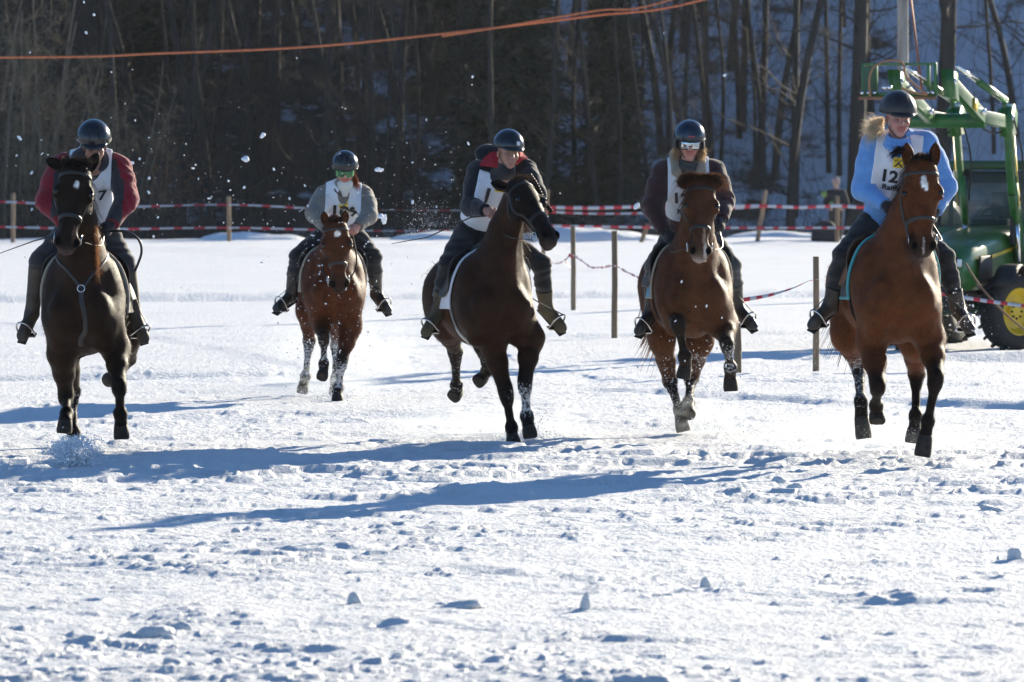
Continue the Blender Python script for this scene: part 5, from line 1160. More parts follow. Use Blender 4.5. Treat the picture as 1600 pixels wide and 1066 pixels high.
    if sp.get('peak', True):
        pk = SDF(); pk.ell(Q(0, .092, .042), (.086 * hgt, .072 * hgt, .026 * hgt), (r0, nrm(f0 - u0 * .25), nrm(u0 + f0 * .25)), .01); pk.ell(Q(0, .085, .022), (.08 * hgt, .08 * hgt, .032 * hgt), (r0, nrm(f0 - u0 * .25), nrm(u0 + f0 * .25)), .004, mode=-1)
        pk.clips = [lambda P: -((P - Q(0, 0, .034)) @ tilt), lambda P: -((P - Q(0, .06, 0)) @ f0)]
        v, f = pk.mesh(.005); mesh_obj('peak', v, f, sp.get('helmetmat', M['helmet']), hm)
    for x in sp.get('vents', (-.03, .03)):
        pts = []
        for z in np.linspace(.085, .155, 8):
            zz = (z - .058) * 1 / (hr[2] / hgt); yy = math.sqrt(max(.02, 1 - zz * zz - (x / .117) ** 2)) * hr[1] / hgt - .012; pts.append(Q(x, yy + .001, z))
        mb = MB(); mb.tube(pts, .0055, 6, flat=.5); mb.build('vent', M['rubber'], hm)
    if sp.get('helmet_patch'):
        vs, fs = grid2(.03, .03, 3); hb = obvh(hm); project(hb, vs, fs, Q(.03, .2, .085), r0, u0, mat('white_patch', (.75, .75, .75)), 'white_patch', hm, .004)
    if sp.get('helmet_text'):
        hb = obvh(hm)
        for q_, (x_, w_) in enumerate(((-.022, .012), (-.008, .010), (.005, .012), (.019, .010))): tv, tf = grid2(w_, .009, 3); project(hb, tv, tf, Q(x_ + .005, .2, .073 + .001 * (q_ % 2)), r0, u0, sp['helmet_text'][1], 'red_mark', hm, .002)
    for sx in (-1, 1):
        mb = MB(); mb.tube(crv([Q(sx * .083, .01, .03), Q(sx * .078, .025, -.03), Q(sx * .045, .045, -.085), Q(0, .055, -.115)], 14), .0065, 6, flat=.4); mb.build('chin_strap', M['leather'], hm)
    if sp.get('goggles'):
        fm, lm = sp['goggles']
        go = SDF(); go.ell(Q(0, .03, .008), (.088 * hgt, .084 * hgt, .085 * hgt), hx, .01)
        def gc(P, sx_=.080, sz=.037, yo=.045):
            d = P - hd; x = d @ r0 / hgt; y = d @ f0 / hgt; z = d @ u0 / hgt - .004; nose = .014 - np.sqrt(x ** 2 + (z + .040) ** 2)
            return np.maximum(np.maximum(np.maximum(np.abs(x) - sx_, np.abs(z) - sz), yo - y), nose)
        go.clips = [gc]; v, f = go.mesh(.0048); gm = mesh_obj('goggles', v, f, fm, bo)
        le = SDF(); le.ell(Q(0, .03, .008), (.0905 * hgt, .0875 * hgt, .0865 * hgt), hx, .01); le.clips = [lambda P: gc(P, .068, .029, .07)]; v, f = le.mesh(.0048); mesh_obj('lens', v, f, lm, gm)
        mb = MB(); mb.tube([Q(.098 * math.cos(t), -.008 + .122 * math.sin(t) if False else .005 - .125 * math.sin(t), .03 + .01 * math.sin(t)) + 0 for t in np.linspace(-.25, math.pi + .25, 20)], .014, 6, flat=.25); mb.build('goggle_strap', fm, gm)
    Rd = Body(); Rd.__dict__.update(bo=bo, Q=Q, hx=hx, BL=BL, rt=rt, fwd=fwd, up=up, hands=hands, nck=nck, pel=pel, sh=sh, el=el, wr=wr, hd=hd, r0=r0, f0=f0, u0=u0, hm=hm, TL=TL)
    return Rd
# ------------------------------------------------------------------ the five horses and riders
WHITE = cloth('white_bib_cloth', (.74, .76, .80), noise=.03, bump=.25)
WHITE2 = cloth('white_pad_cloth', (.74, .75, .78), noise=.04)
BLACKC = cloth('black_breeches', (.016, .016, .018), noise=.2)
DKBOOT = mat('black_boot', (.016, .014, .013), rough=.42, noise=.3, nscale=30, bump=.3, bscale=80)
FLAPB = M['leather']; DKPAD = cloth('dark_pad_cloth', (.02, .02, .024))
BEIGE = cloth('beige_fleece', (.36, .31, .24), bump=.8)
TEAL = cloth('teal_trim', (.05, .30, .33)); BLUEP = cloth('blue_pad', (.08, .30, .45))
GIRTHW = cloth('white_girth', (.55, .52, .47)); ORF = [(-.05, .05, -.0, (0, 1, .3), .10, 150)]

def jcols1(v, rt, fwd, up, pel, nck, sh, el, wr):
    red = V(.22, .012, .022); dk = V(.035, .035, .037); c = np.tile(red, (len(v), 1))
    x = (v - pel) @ rt; inner = np.minimum(*[np.abs(np.linalg.norm(v - sh[i], axis=1)) for i in (0, 1)]) 
    m = np.abs(x) < .165; t = (v - pel) @ up
    for i in (0, 1):
        L = np.linalg.norm(el[i] - sh[i]); d = (v - sh[i]) @ nrm(el[i] - sh[i]); lat = (v - sh[i] - d[:, None] * nrm(el[i] - sh[i])) @ (rt * (1 if i == 0 else -1))
        m = m | ((d > -.02) & (d < L * 1.1) & (lat > .012) & (np.abs(x) < .26))
    c[m] = dk; return c
J1 = cloth('red_and_grey_jacket', (.2, .02, .03)); 
def attrify(m):
    t = m.node_tree; a = t.nodes.new('ShaderNodeAttribute'); a.attribute_name = 'Col'
    mx = [n for n in t.nodes if n.type == 'MIX'][0]; t.links.new(a.outputs['Color'], mx.inputs[6]); return m
attrify(J1)
J2 = cloth('taupe_jacket', (.20, .18, .155)); J3 = cloth('black_jacket', (.010, .012, .018)); J4 = cloth('dark_maroon_jacket', (.042, .017, .020)); J5 = cloth('light_blue_fleece', (.135, .33, .68), bump=.8, sheen=.5)
GREEN = mat('green_goggle_frame', (.08, .38, .08), rough=.4); GLENS = mat('green_mirror_lens', (.05, .14, .07), rough=.12, metal=.8, spec=.8)
SILV = mat('silver_mirror_lens', (.50, .52, .55), rough=.12, metal=1); BLKF = mat('black_goggle_frame', (.02, .02, .02), rough=.4)
BLUEH = mat('dark_blue_helmet', (.012, .018, .032), rough=.22, coat=.3); MAROONH = mat('dark_brown_helmet', (.024, .017, .018), rough=.4, coat=.1)
REDTXT = mat('red_print', (.5, .03, .05))
HORSES = []
H1 = dict(Y0=28.2 * K, X0=-3.10, psi=-1.5, zo=-.04, g=1.0, label='almost black horse at the left with a ringed strap down its chest', coat=(.034, .019, .012), points=(.012, .009, .008), muzzle=(.02, .015, .013), lip=(.16, .10, .08), flank=(.05, .024, .013), headcol=(.02, .013, .010), neck=(.045, .023, .014), mane=(.022, .016, .013),
    marks=[(.14, .015, .028, .016, (.75, .72, .7)), (.50, .04, .07, .016, (.10, .05, .035))],
    legs=dict(FL=dict(p=[(97, 553), (103, 620), (104, 645), (102, 657)], s=(1, -1, -1, -1), toe=(100, 677)),
              FR=dict(p=[(181, 545), (186, 602), (188, 646), (189, 664)], s=(-1, 1, 1, -1), toe=(190, 686)),
              HL=dict(p=[(105, 545), (113, 612), (115, 676), (115, 698)], s=(1, -1, -1, -1)),
              HR=dict(p=[(198, 525), (201, 560), (186, 585), (176, 591)], s=(1, 1, 1, 1), toe=(169, 594))),
    head=dict(poll=(120, 260), muz=(104, 388), d=.88, yaw=4, L=1.02, ears=((-.9, .45, -.35), (.35, .95, -.1)), mane_dir=(.55, .3, .2), mane_len=.2, mane_n=500, mane_droop=1.0, forelock=[(-.075, .075, -.02, (0, 1, .15), .085, 420), (-.06, .06, .0, (0, .2, 1), .09, 160)]),
    tail=[(160, 400), (165, 500)], tail_n=120, snow=[('HL', .5, .0), ('FL', .25, 0)],
    saddle_label='black saddle with a beige fleece pad on the almost black horse at the left', padmat=BEIGE, flapmat=FLAPB, trimmat=BEIGE, trimr=.014, girthmat=DKPAD)
R1 = dict(label='rider in a red and dark grey jacket looking down under a black helmet', pelvis=(138, 352, .17), neck=(142, 244, -.14), head=(147, 229, -.32), shL=(95, 261, -.12), shR=(185, 261, -.12),
    elL=(73, 314, -1), wrL=(99, 348, -1), elR=(198, 312, -1), wrR=(174, 350, -1), knL=(62, 408, 0), knR=(196, 412, 0), anL=(50, 488, 0), anR=(209, 488, 0), toL=(36, 518, 0), toR=(224, 522, 0),
    look=(7, -17, 3), hg=1.05, helmet=1.03, skin=(.42, .22, .16), stubble=1, squint=1, jacket=J1, jacket_cols=jcols1, bibmat=WHITE, puff=.024, wrinkle=.009, trousers=cloth('dark_grey_breeches', (.045, .042, .042)), boots=mat('brown_suede_boot', (.06, .045, .032), rough=.7, noise=.3), boot_top=.85, gloves=DKPAD,
    texts=[('7', .12, 160, 305, .004)], bibneck=.09, bibnt=1.0, bibw=.155, vents=(-.035, .035))
H2 = dict(Y0=55.3, X0=-1.63, psi=5, zo=-.02, g=.93, label='chestnut horse farthest back, second from the left, snow flying round its legs', coat=(.105, .036, .016), points=(.026, .016, .012), muzzle=(.035, .022, .017), flank=(.13, .045, .018), headcol=(.085, .032, .017), mane=(.05, .028, .018),
    marks=[(.10, .0, .03, .03, (.7, .66, .62))],
    legs=dict(FL=dict(p=[(501, 500), (506, 528), (506, 568), (505, 582)], s=(-1, 1, -1, -1), toe=(503, 590)),
              FR=dict(p=[(548, 510), (534, 566), (529, 606), (527, 618)], s=(-1, 1, -1, -1), toe=(527, 630)),
              HL=dict(p=[(480, 485), (483, 531), (478, 588), (474, 602)], s=(1, -1, -1, -1), toe=(472, 613)),
              HR=dict(p=[(530, 495), (526, 540), (523, 592), (523, 606)], s=(1, -1, -1, -1))),
    head=dict(poll=(525, 348), muz=(532, 453), d=1.02, yaw=10, L=1.0, ears=((-.12, 1.0, .15), (.16, 1.0, .15)), earL=.13, mane_dir=(-.2, .4, .5), mane_len=.12, mane_n=250, forelock=[(-.05, .05, -.01, (0, .6, .6), .07, 160)]),
    tail=[(520, 400), (505, 470)], snow=[('HL', .95, .05), ('FR', .95, .05), ('FL', .8, .05), ('HR', .95, .1)],
    saddle_label='saddle with a beige edged pad on the chestnut horse farthest back', padmat=BEIGE, flapmat=FLAPB, trimmat=BEIGE, trimr=.012, girthmat=DKPAD)
R2 = dict(label='rider in a taupe jacket and green ski goggles wearing bib 109', pelvis=(532, 362, .15), neck=(537, 294, -.2), head=(539, 268, -.34), shL=(507, 306, -.16), shR=(568, 306, -.16),
    elL=(491, 335, -1), wrL=(510, 356, -1), elR=(577, 337, -1), wrR=(559, 354, -1), knL=(465, 400, 0), knR=(584, 402, 0), anL=(455, 462, 0), anR=(588, 458, 0), toL=(435, 476, 0), toR=(604, 478, 0),
    look=(2, -14, 0), hg=1.0, helmet=1.02, peak=False, skin=(.55, .29, .23), jacket=J2, bibmat=WHITE, bibw=.16, puff=.018, wrinkle=.008, trousers=BLACKC, boots=DKBOOT, boot_top=.6,
    goggles=(GREEN, GLENS), texts=[('109', .175, 538, 332, .006)], emblem=[(537, 313)], bibneck=.05, bibbot=.12, vents=(-.045, 0, .045))
H3 = dict(Y0=47.2, X0=-.25, psi=13, zo=-.06, g=1.0, label='dark bay horse in the middle turning its head towards the right', coat=(.045, .021, .012), points=(.012, .009, .009), muzzle=(.018, .013, .011), lip=(.05, .035, .03), flank=(.07, .03, .015), headcol=(.018, .012, .010), neck=(.045, .022, .014), mane=(.045, .03, .022),
    marks=[],
    legs=dict(FL=dict(p=[(767, 528), (791, 616), (799, 668), (801, 684)], s=(-1, 1, -1, -1), toe=(803, 695)),
              FR=dict(p=[(829, 528), (820, 598), (823, 650), (826, 668)], s=(-1, 1, -1, -1), toe=(829, 682)),
              HL=dict(p=[(697, 505), (711, 549), (713, 602), (715, 612)], s=(1, 1, 1, -1), toe=(708, 621)),
              HR=dict(p=[(745, 495), (752, 541), (760, 580), (755, 590)], s=(1, 1, 1, -1), toe=(746, 597))),
    head=dict(poll=(812, 284), muz=(867, 369), d=.86, yaw=48, L=1.0, ears=((-.75, .75, -.2), (.7, .5, -.6)), earL=.14, mane_dir=(.9, .1, .1), mane_len=.24, mane_n=520, mane_droop=.9, forelock=[(-.05, .05, -.01, (.3, .3, .5), .09, 160)]),
    tail=[(692, 430), (692, 480)], tail_n=120, snow=[('FR', 1.0, .03), ('HL', .55, .1), ('HR', .25, .0)],
    saddle_label='black saddle with a white pad and pale girth on the dark bay horse', padmat=WHITE2, flapmat=FLAPB, trimmat=WHITE2, trimr=.010, girthmat=GIRTHW)
R3 = dict(bibtop=1.0, label='smiling rider in a black jacket with a raised red collar', pelvis=(750, 362, .17), neck=(780, 264, -.14), head=(794, 240, -.30), shL=(747, 269, -.12), shR=(820, 267, -.12),
    elL=(736, 322, -1), wrL=(759, 329, -1), elR=(838, 304, -1), wrR=(818, 338, -1), knL=(700, 412, 0), knR=(846, 412, 0), anL=(686, 484, 0), anR=(853, 480, 0), toL=(667, 512, 0), toR=(876, 506, 0),
    look=(20, -3, -4), hg=1.0, helmet=1.02, skin=(.50, .27, .19), smile=1, squint=1, jacket=J3, bibmat=WHITE, bibw=.155, puff=.018, wrinkle=.007, trousers=BLACKC, boots=mat('olive_suede_boot', (.075, .06, .032), rough=.75, noise=.3), boot_top=.35,
    texts=[('1', .17, 761, 307, .006)], emblem=[(782, 282)], bibneck=.062, bibbot=.17, vents=(), helmet_patch=1)
H4 = dict(cscale=.86, Y0=30.0 * K, X0=1.36, psi=5, zo=0.0, g=1.0, label='brown horse with a bushy chestnut mane and a pale nose, second from the right', coat=(.088, .038, .019), points=(.018, .013, .011), muzzle=(.07, .045, .032), lip=(.42, .36, .32), flank=(.10, .042, .02), headcol=(.075, .034, .019), neck=(.10, .043, .022), mane=(.075, .034, .018),
    marks=[(.44, .025, .09, .012, (.3, .2, .14)), (.55, .035, .06, .016, (.45, .38, .34))],
    legs=dict(FL=dict(p=[(1056, 490), (1059, 505), (1070, 557), (1071, 572)], s=(-1, 1, 1, 1), toe=(1067, 592), d=.5),
              FR=dict(p=[(1131, 505), (1136, 537), (1141, 574), (1141, 590)], s=(-1, 1, 1, -1), toe=(1142, 611)),
              HL=dict(p=[(1034, 528), (1047, 596), (1061, 640), (1064, 656)], s=(1, -1, -1, -1), toe=(1068, 674)),
              HR=dict(p=[(1094, 530), (1080, 590), (1076, 628), (1076, 640)], s=(1, -1, -1, -1))),
    head=dict(poll=(1096, 284), muz=(1095, 401), d=.90, yaw=5, L=.98, ears=((-.9, .3, -.4), (.9, .3, -.4)), earL=.11, mane_dir=(-.5, .3, .3), mane_len=.22, mane_n=380, forelock=[(-.08, .0, -.03, (-.8, .55, .1), .165, 650, .8), (.0, .08, -.03, (.8, .55, .1), .165, 650, .8), (-.06, .06, -.02, (0, .8, .5), .085, 420, .6)]),
    tail=[(1025, 520), (1010, 560)], snow=[('FL', .3, .1), ('FR', .75, .05), ('HL', .35, .0), ('HR', .6, .2)],
    saddle_label='black saddle with a light blue pad on the brown horse with the bushy mane', padmat=BLUEP, flapmat=FLAPB, trimmat=BEIGE, trimr=.009, girthmat=DKPAD)
R4 = dict(label='rider in a dark maroon jacket and silver mirrored goggles', pelvis=(1078, 360, .17), neck=(1075, 254, -.14), head=(1077, 226, -.28), shL=(1038, 270, -.12), shR=(1114, 268, -.12),
    elL=(1020, 322, -1), wrL=(1038, 362, -1), elR=(1131, 316, -1), wrR=(1128, 344, -1), knL=(1022, 415, 0), knR=(1143, 415, 0), anL=(1018, 486, 0), anR=(1152, 480, 0), toL=(1000, 510, 0), toR=(1174, 502, 0),
    look=(3, -6, -2), hg=1.02, helmet=1.03, peak=False, skin=(.55, .28, .22), jacket=J4, bibmat=WHITE, bibw=.16, puff=.026, wrinkle=.008, trousers=cloth('grey_jodhpurs', (.075, .07, .068)), boots=DKBOOT, boot_top=.55, gloves=DKPAD,
    goggles=(BLKF, SILV), texts=[('12', .14, 1064, 311, .005), ('Raiffeisen', .058, 1080, 331, .002)], bibneck=.082, bibbot=.27, helmetmat=BLUEH, helmet_text=('', REDTXT), vents=())
H5 = dict(cscale=.66, Y0=27.2 * K, X0=2.64, psi=6, zo=.06, g=1.03, label='bright bay horse on the right with a bold white star and pricked ears', coat=(.150, .053, .021), points=(.018, .012, .010), muzzle=(.035, .022, .018), lip=(.10, .07, .06), flank=(.17, .062, .024), headcol=(.120, .043, .018), neck=(.15, .053, .021), mane=(.018, .012, .010),
    marks=[(.115, .005, .045, .022, (.8, .78, .76)), (.15, .022, .03, .014, (.8, .78, .76)), (.55, -.0, .06, .008, (.35, .3, .28))],
    legs=dict(FL=dict(p=[(1362, 534), (1372, 604), (1369, 634), (1370, 644)], s=(-1, 1, 1, -1), toe=(1371, 659)),
              FR=dict(p=[(1453, 530), (1463, 590), (1450, 657), (1446, 682)], s=(-1, -1, 1, -1), toe=(1441, 713)),
              HL=dict(p=[(1322, 520), (1341, 570), (1345, 626), (1346, 652)], s=(1, -1, -1, -1), toe=(1350, 685)),
              HR=dict(p=[(1428, 530), (1432, 584), (1431, 650), (1429, 670)], s=(1, -1, -1, -1), toe=(1426, 692))),
    head=dict(poll=(1441, 257), muz=(1444, 396), d=.85, yaw=3, L=1.0, ears=((-.10, 1.0, .1), (.12, 1.0, .1)), earL=.165, mane_dir=(-.8, .3, .4), mane_len=.2, mane_n=420, forelock=[(-.045, .045, -.02, (0, 1.0, .1), .10, 260), (-.11, -.09, -.1, (-.8, .0, .3), .11, 160)]),
    tail=[(1325, 500), (1306, 556)], snow=[('HL', .75, .05), ('HR', .2, 0)],
    saddle_label='brown saddle with a teal edged pad on the bright bay horse', padmat=DKPAD, flapmat=M['leather_brown'], trimmat=TEAL, trimr=.012, girthmat=DKPAD)
R5 = dict(label='rider in a light blue fleece with blonde hair blowing out at the side', pelvis=(1386, 345, .15), neck=(1404, 220, -.14), head=(1403, 187, -.28), shL=(1364, 226, -.12), shR=(1445, 224, -.12),
    elL=(1348, 296, -1), wrL=(1383, 320, -1), elR=(1478, 292, -1), wrR=(1462, 330, -1), knL=(1318, 398, 0), knR=(1476, 402, 0), anL=(1298, 476, 0), anR=(1497, 482, 0), toL=(1273, 500, 0), toR=(1512, 506, 0),
    look=(12, -4, -2), hg=1.08, helmet=1.04, skin=(.55, .28, .23), squint=1, brow=(.3, .18, .1), jacket=J5, bibmat=WHITE, bibw=.165, puff=.020, wrinkle=.007, trousers=BLACKC, boots=mat('dark_brown_boot', (.035, .025, .018), rough=.5, noise=.3), boot_top=.3, gloves=DKPAD,
    texts=[('12', .13, 1389, 276, .005), ('Raiffeisen', .060, 1403, 294, .002)], emblem=[(1404, 254)], bibneck=.078, bibbot=.33, helmetmat=MAROONH, vents=(-.03, .03))
PAIRS = [(H1, R1), (H2, R2), (H3, R3), (H4, R4), (H5, R5)]
ONLY = globals().get('ONLY_PAIRS')
for n_, (hs_, rs_) in enumerate(PAIRS):
    if ONLY and n_ + 1 not in ONLY: continue
    yn_ = (28.2, 35.0, 30.0, 30.0, 27.2)[n_]
    def UL(px, py, Yn): return U(px, py, hs_['Y0'] + Yn - yn_)
    H = make_horse(hs_); S = make_saddle(H, hs_); Rr = make_rider(rs_, H, S)
    add_reins(H, [h + V(0, 0, 0) for h in Rr.hands], hs_)
    Q, r0, f0, u0 = Rr.Q, Rr.r0, Rr.f0, Rr.u0
    if n_ == 0:      # breastplate of straps with a ring, whip, high dark collar
        bp = empty('breastplate', (0, 0, 0)); bp.parent = H.ho; bp.matrix_parent_inverse = Matrix.Identity(4)
        yf = -.95
        def F_(px, py, d=-.80): return UL(px, py, 28.2 + d)
        ring = F_(127, 450, -.86)
        strap(H.bv, [F_(88, 395, -.5), F_(104, 425, -.8), ring], .022, .007, 'strap', M['leather'], bp); strap(H.bv, [F_(160, 400, -.5), F_(148, 430, -.8), ring], .022, .007, 'strap', M['leather'], bp)
        strap(H.bv, [ring, F_(128, 480, -.9), F_(127, 520, -.85), F_(124, 556, -.7)], .036, .009, 'strap', M['leather'], bp)
        q = H.bv.find_nearest(Vector(ring)); rc = np.array(q[0]) + np.array(q[1]) * .012; e1 = H.rt; e2 = nrm(np.cross(np.array(q[1]), e1))
        mb = MB(); mb.tube([rc + (e1 * math.cos(t) + e2 * math.sin(t)) * .026 for t in np.linspace(0, 2 * math.pi, 17)], .005, 6, cap=False); mb.build('ring', M['iron'], bp)
        rg_ = [H.B(l, .80 - .35 * abs(l) / .12 * .2, 1.32 - .1 * abs(l)) for l in np.linspace(-.05, .16, 6)]
        strands('breast_hair', hairmat('breast_hair', (.16, .075, .035), gain=2), H.ho, [UL(147, y, 28.2 - .72) for y in (352, 380, 400, 420, 440)], [V(.4, -.3, -.8)] * 5, .075, 700, .0035, .4, .9, seed=3, curl=.3)
        wp = MB(); wp.tube(crv([Rr.hands[1], UL(196, 362, 27.7), UL(216, 374, 27.7), UL(221, 395, 27.7), UL(211, 424, 27.7)], 24), .010, 6); o = wp.build('riding_strap', M['leather']); tag(o, 'black looped leather strap hanging from the hand of the red jacket rider', 'strap')
        wp = MB(); wp.tube([Rr.hands[0] + V(.03, 0, 0), UL(52, 377, 28.1), UL(-6, 398, 28.4)], [.006, .005, .003], 6); o = wp.build('riding_whip', M['leather']); tag(o, 'thin black whip pointing left from the red jacket rider', 'whip')
        yk = SDF(); yk.ell(Rr.nck + Rr.up * .0 + Rr.fwd * .055, (.15, .115, .095), (Rr.rt, nrm(Rr.fwd - Rr.up * .35), nrm(Rr.up + Rr.fwd * .35)), .02); yk.ell(Rr.hd - u0 * .10 + f0 * .03, (.07, .075, .075), (r0, f0, u0), .02, mode=-1); yk.noise = lambda P: .007 * (fbm(P, 12, 3, 6) - .5) * 2
        yk.build('jacket_yoke', .007, cloth('dark_grey_yoke', (.035, .035, .037)), Rr.bo)
        cs = SDF(); cs.ell(Rr.nck + Rr.up * .05 - Rr.fwd * .01, (.085, .10, .055), (Rr.rt, Rr.fwd, Rr.up), .02); cs.ell(Rr.nck + Rr.up * .10 + Rr.fwd * .03, (.068, .08, .07), (Rr.rt, Rr.fwd, Rr.up), .01, mode=-1)
        cs.build('collar', .006, DKPAD, Rr.bo)
    if n_ == 1:      # white neck warmer, taupe collar, red ponytail, fleece
        cs = SDF(); cs.ell(Rr.hd - u0 * .115 + f0 * .022, (.07, .078, .052), (r0, f0, u0), .02); cs.cone(Rr.hd - u0 * .12 + f0 * .04, Rr.hd - u0 * .19 + f0 * .06, .055, .03, .03); cs.noise = lambda P: .0015 * np.sin(P[:, 2] * 160) + .008 * (fbm(P, 22, 2, 3) - .5)
        cs.build('neck_warmer', .005, cloth('white_fleece', (.62, .6, .54)), Rr.bo)
        cs = SDF(); cs.ell(Rr.nck + Rr.up * .02, (.115, .12, .06), (Rr.rt, Rr.fwd, Rr.up), .02); cs.ell(Rr.nck + Rr.up * .07 + Rr.fwd * .04, (.075, .10, .08), (Rr.rt, Rr.fwd, Rr.up), .01, mode=-1); cs.build('collar', .006, cloth('dark_taupe', (.09, .08, .07)), Rr.bo)
        strands('hair', hairmat('auburn_hair', (.14, .05, .03)), Rr.bo, [Q(.07, -.04, .0), Q(.075, -.03, -.04)], [r0 * .35 - u0 + f0 * .0] * 2, .15, 160, .006, .2, .3, seed=8)
    if n_ == 2:      # red collar, hood behind, whip
        rc_ = mat('red_collar_lining', (.42, .012, .02), rough=.8, bump=.3)
        C0 = Rr.nck + Rr.up * .045 + Rr.fwd * .005
        for poly, yy in (([(749, 258), (756, 246), (764, 232), (777, 238), (786, 254), (789, 264), (770, 261)], (29.78, 29.86, 29.90, 29.84, 29.72, 29.66, 29.70)), ([(806, 250), (807, 238), (812, 231), (819, 241), (825, 247), (816, 250), (806, 258)], (29.70, 29.84, 29.88, 29.84, 29.78, 29.72, 29.64))):
            P0 = [UL(x_ , y_, d_) for (x_, y_), d_ in zip(poly, yy)]; c_0 = sum(P0) / len(P0) + V(0, -.03, 0); n_p = len(P0); mb = MB(); vs = P0 + [p + V(0, .018, -.004) for p in P0] + [c_0, c_0 + V(0, .018, 0)]
            fs = [(i, (i + 1) % n_p, 2 * n_p) for i in range(n_p)] + [((i + 1) % n_p + n_p, i + n_p, 2 * n_p + 1) for i in range(n_p)] + [(i, i + n_p, (i + 1) % n_p + n_p, (i + 1) % n_p) for i in range(n_p)]
            mb.add(vs, fs); mb.build('collar', rc_, Rr.bo, smooth=False)
        cs = SDF(); cs.ell(Rr.nck - Rr.fwd * .12 - Rr.rt * .06 + Rr.up * .03, (.14, .09, .085), (Rr.rt, Rr.fwd, Rr.up), .02); cs.noise = lambda P: .01 * (fbm(P, 14, 3, 2) - .5); cs.build('hood', .008, J3, Rr.bo)
        cs = SDF(); cs.cone(Rr.hd - u0 * .125 + f0 * .01, Rr.nck + Rr.fwd * .07 - Rr.up * .03, .062, .085, .03); cs.cone(Rr.hd - u0 * .12 - f0 * .02, Rr.nck, .065, .08, .03); cs.build('neck_scarf', .006, DKPAD, Rr.bo)
        wp = MB(); wp.tube([Rr.hands[0] + V(.02, -.02, 0), UL(735, 340, 29.5), UL(668, 371, 29.8), UL(612, 381, 30.1)], [.007, .006, .005, .003], 6); o = wp.build('riding_whip', M['leather']); tag(o, 'thin black whip held low behind by the rider with the red collar', 'whip')
        # braided mane hanging down beyond the turned neck
        braid = crv([UL(826, 272, 29.3), UL(838, 290, 29.3), UL(848, 312, 29.3), UL(862, 332, 29.25)], 16); mb = MB()
        for i in range(len(braid) - 1): mb.lathe(braid[i], braid[i + 1] - braid[i], [(0, .008), (.008, .02), (.018, .02), (.026, .008)], 8)
        mb.build('braid', hairmat('braid_hair', (.05, .035, .025)), H.ho)
    if n_ == 3:      # beige hood collar, grey scarf, blonde hair, tendon boots
        cs = SDF(); nk = Rr.nck
        for sx in (-1, 1):
            cs.cone(nk + Rr.rt * sx * .105 + Rr.up * .075, nk + Rr.rt * sx * .095 + Rr.up * .0 + Rr.fwd * .13, .04, .036, .02); cs.cone(nk + Rr.rt * sx * .095 + Rr.up * .0 + Rr.fwd * .13, nk + Rr.rt * sx * .045 - Rr.up * .07 + Rr.fwd * .165, .036, .018, .02)
        cs.cone(nk - Rr.rt * .09 + Rr.up * .06 - Rr.fwd * .03, nk + Rr.rt * .09 + Rr.up * .06 - Rr.fwd * .03, .045, .045, .03); cs.build('collar', .007, cloth('beige_hood', (.27, .23, .18)), Rr.bo)
        cs = SDF(); cs.ell(nk + Rr.up * .02 + Rr.fwd * .06, (.085, .10, .075), (Rr.rt, Rr.fwd, Rr.up), .02); cs.noise = lambda P: .005 * np.sin(P[:, 2] * 130 + P[:, 0] * 40); cs.build('scarf', .006, cloth('grey_scarf', (.05, .055, .055)), Rr.bo)
        for sx in (-1, 1): strands('hair', hairmat('blonde_hair', (.42, .29, .17)), Rr.bo, [Q(sx * .085, .0, .02), Q(sx * .085, .01, -.05)], [r0 * sx * .4 - u0 + f0 * .05] * 2, .085, 260, .005, .2, .5, seed=9 + sx, curl=.3)
        cs = SDF()
        for sx in (-1, 1): cs.ell(Q(sx * .098, -.01, .0), (.022, .05, .055), Rr.hx, .01)
        cs.build('ear_pad', .006, DKPAD, Rr.hm)
        mb = MB()
    if n_ == 4:      # blue roll collar, blonde curls
        cs = SDF(); nk = Rr.nck; 
        for k in range(3):
            c0 = Rr.hd - u0 * (.115 + .028 * k) + f0 * (.015 + .012 * k)
            ring = [c0 + r0 * math.sin(t) * (.068 + .010 * k) + f0 * math.cos(t) * (.068 + .010 * k) - u0 * (.022 * math.cos(t) + .015) for t in np.linspace(0, 2 * math.pi, 15)]
            for i in range(14): cs.cone(ring[i], ring[i + 1], .017, .017, .008)
        cs.ell(Rr.hd - u0 * .17 + f0 * .01, (.085, .08, .07), Rr.hx, .02)
        cs.ell(Rr.hd - u0 * .10 + f0 * .02, (.064, .064, .075), Rr.hx, .01, mode=-1); cs.build('roll_collar', .006, J5, Rr.bo)
        strands('hair', hairmat('blonde_curls', (.66, .54, .38), gain=1.0, mix=.5), Rr.bo, [Q(-.085, -.05, .0), Q(-.09, -.06, -.04), Q(-.08, -.07, -.08)], [-r0 * 1.0 - u0 * .30 - f0 * .2] * 3, .155, 460, .0032, .35, .8, seg=8, seed=12, curl=.8)
    print('rider', n_ + 1, rs_['_dbg'])
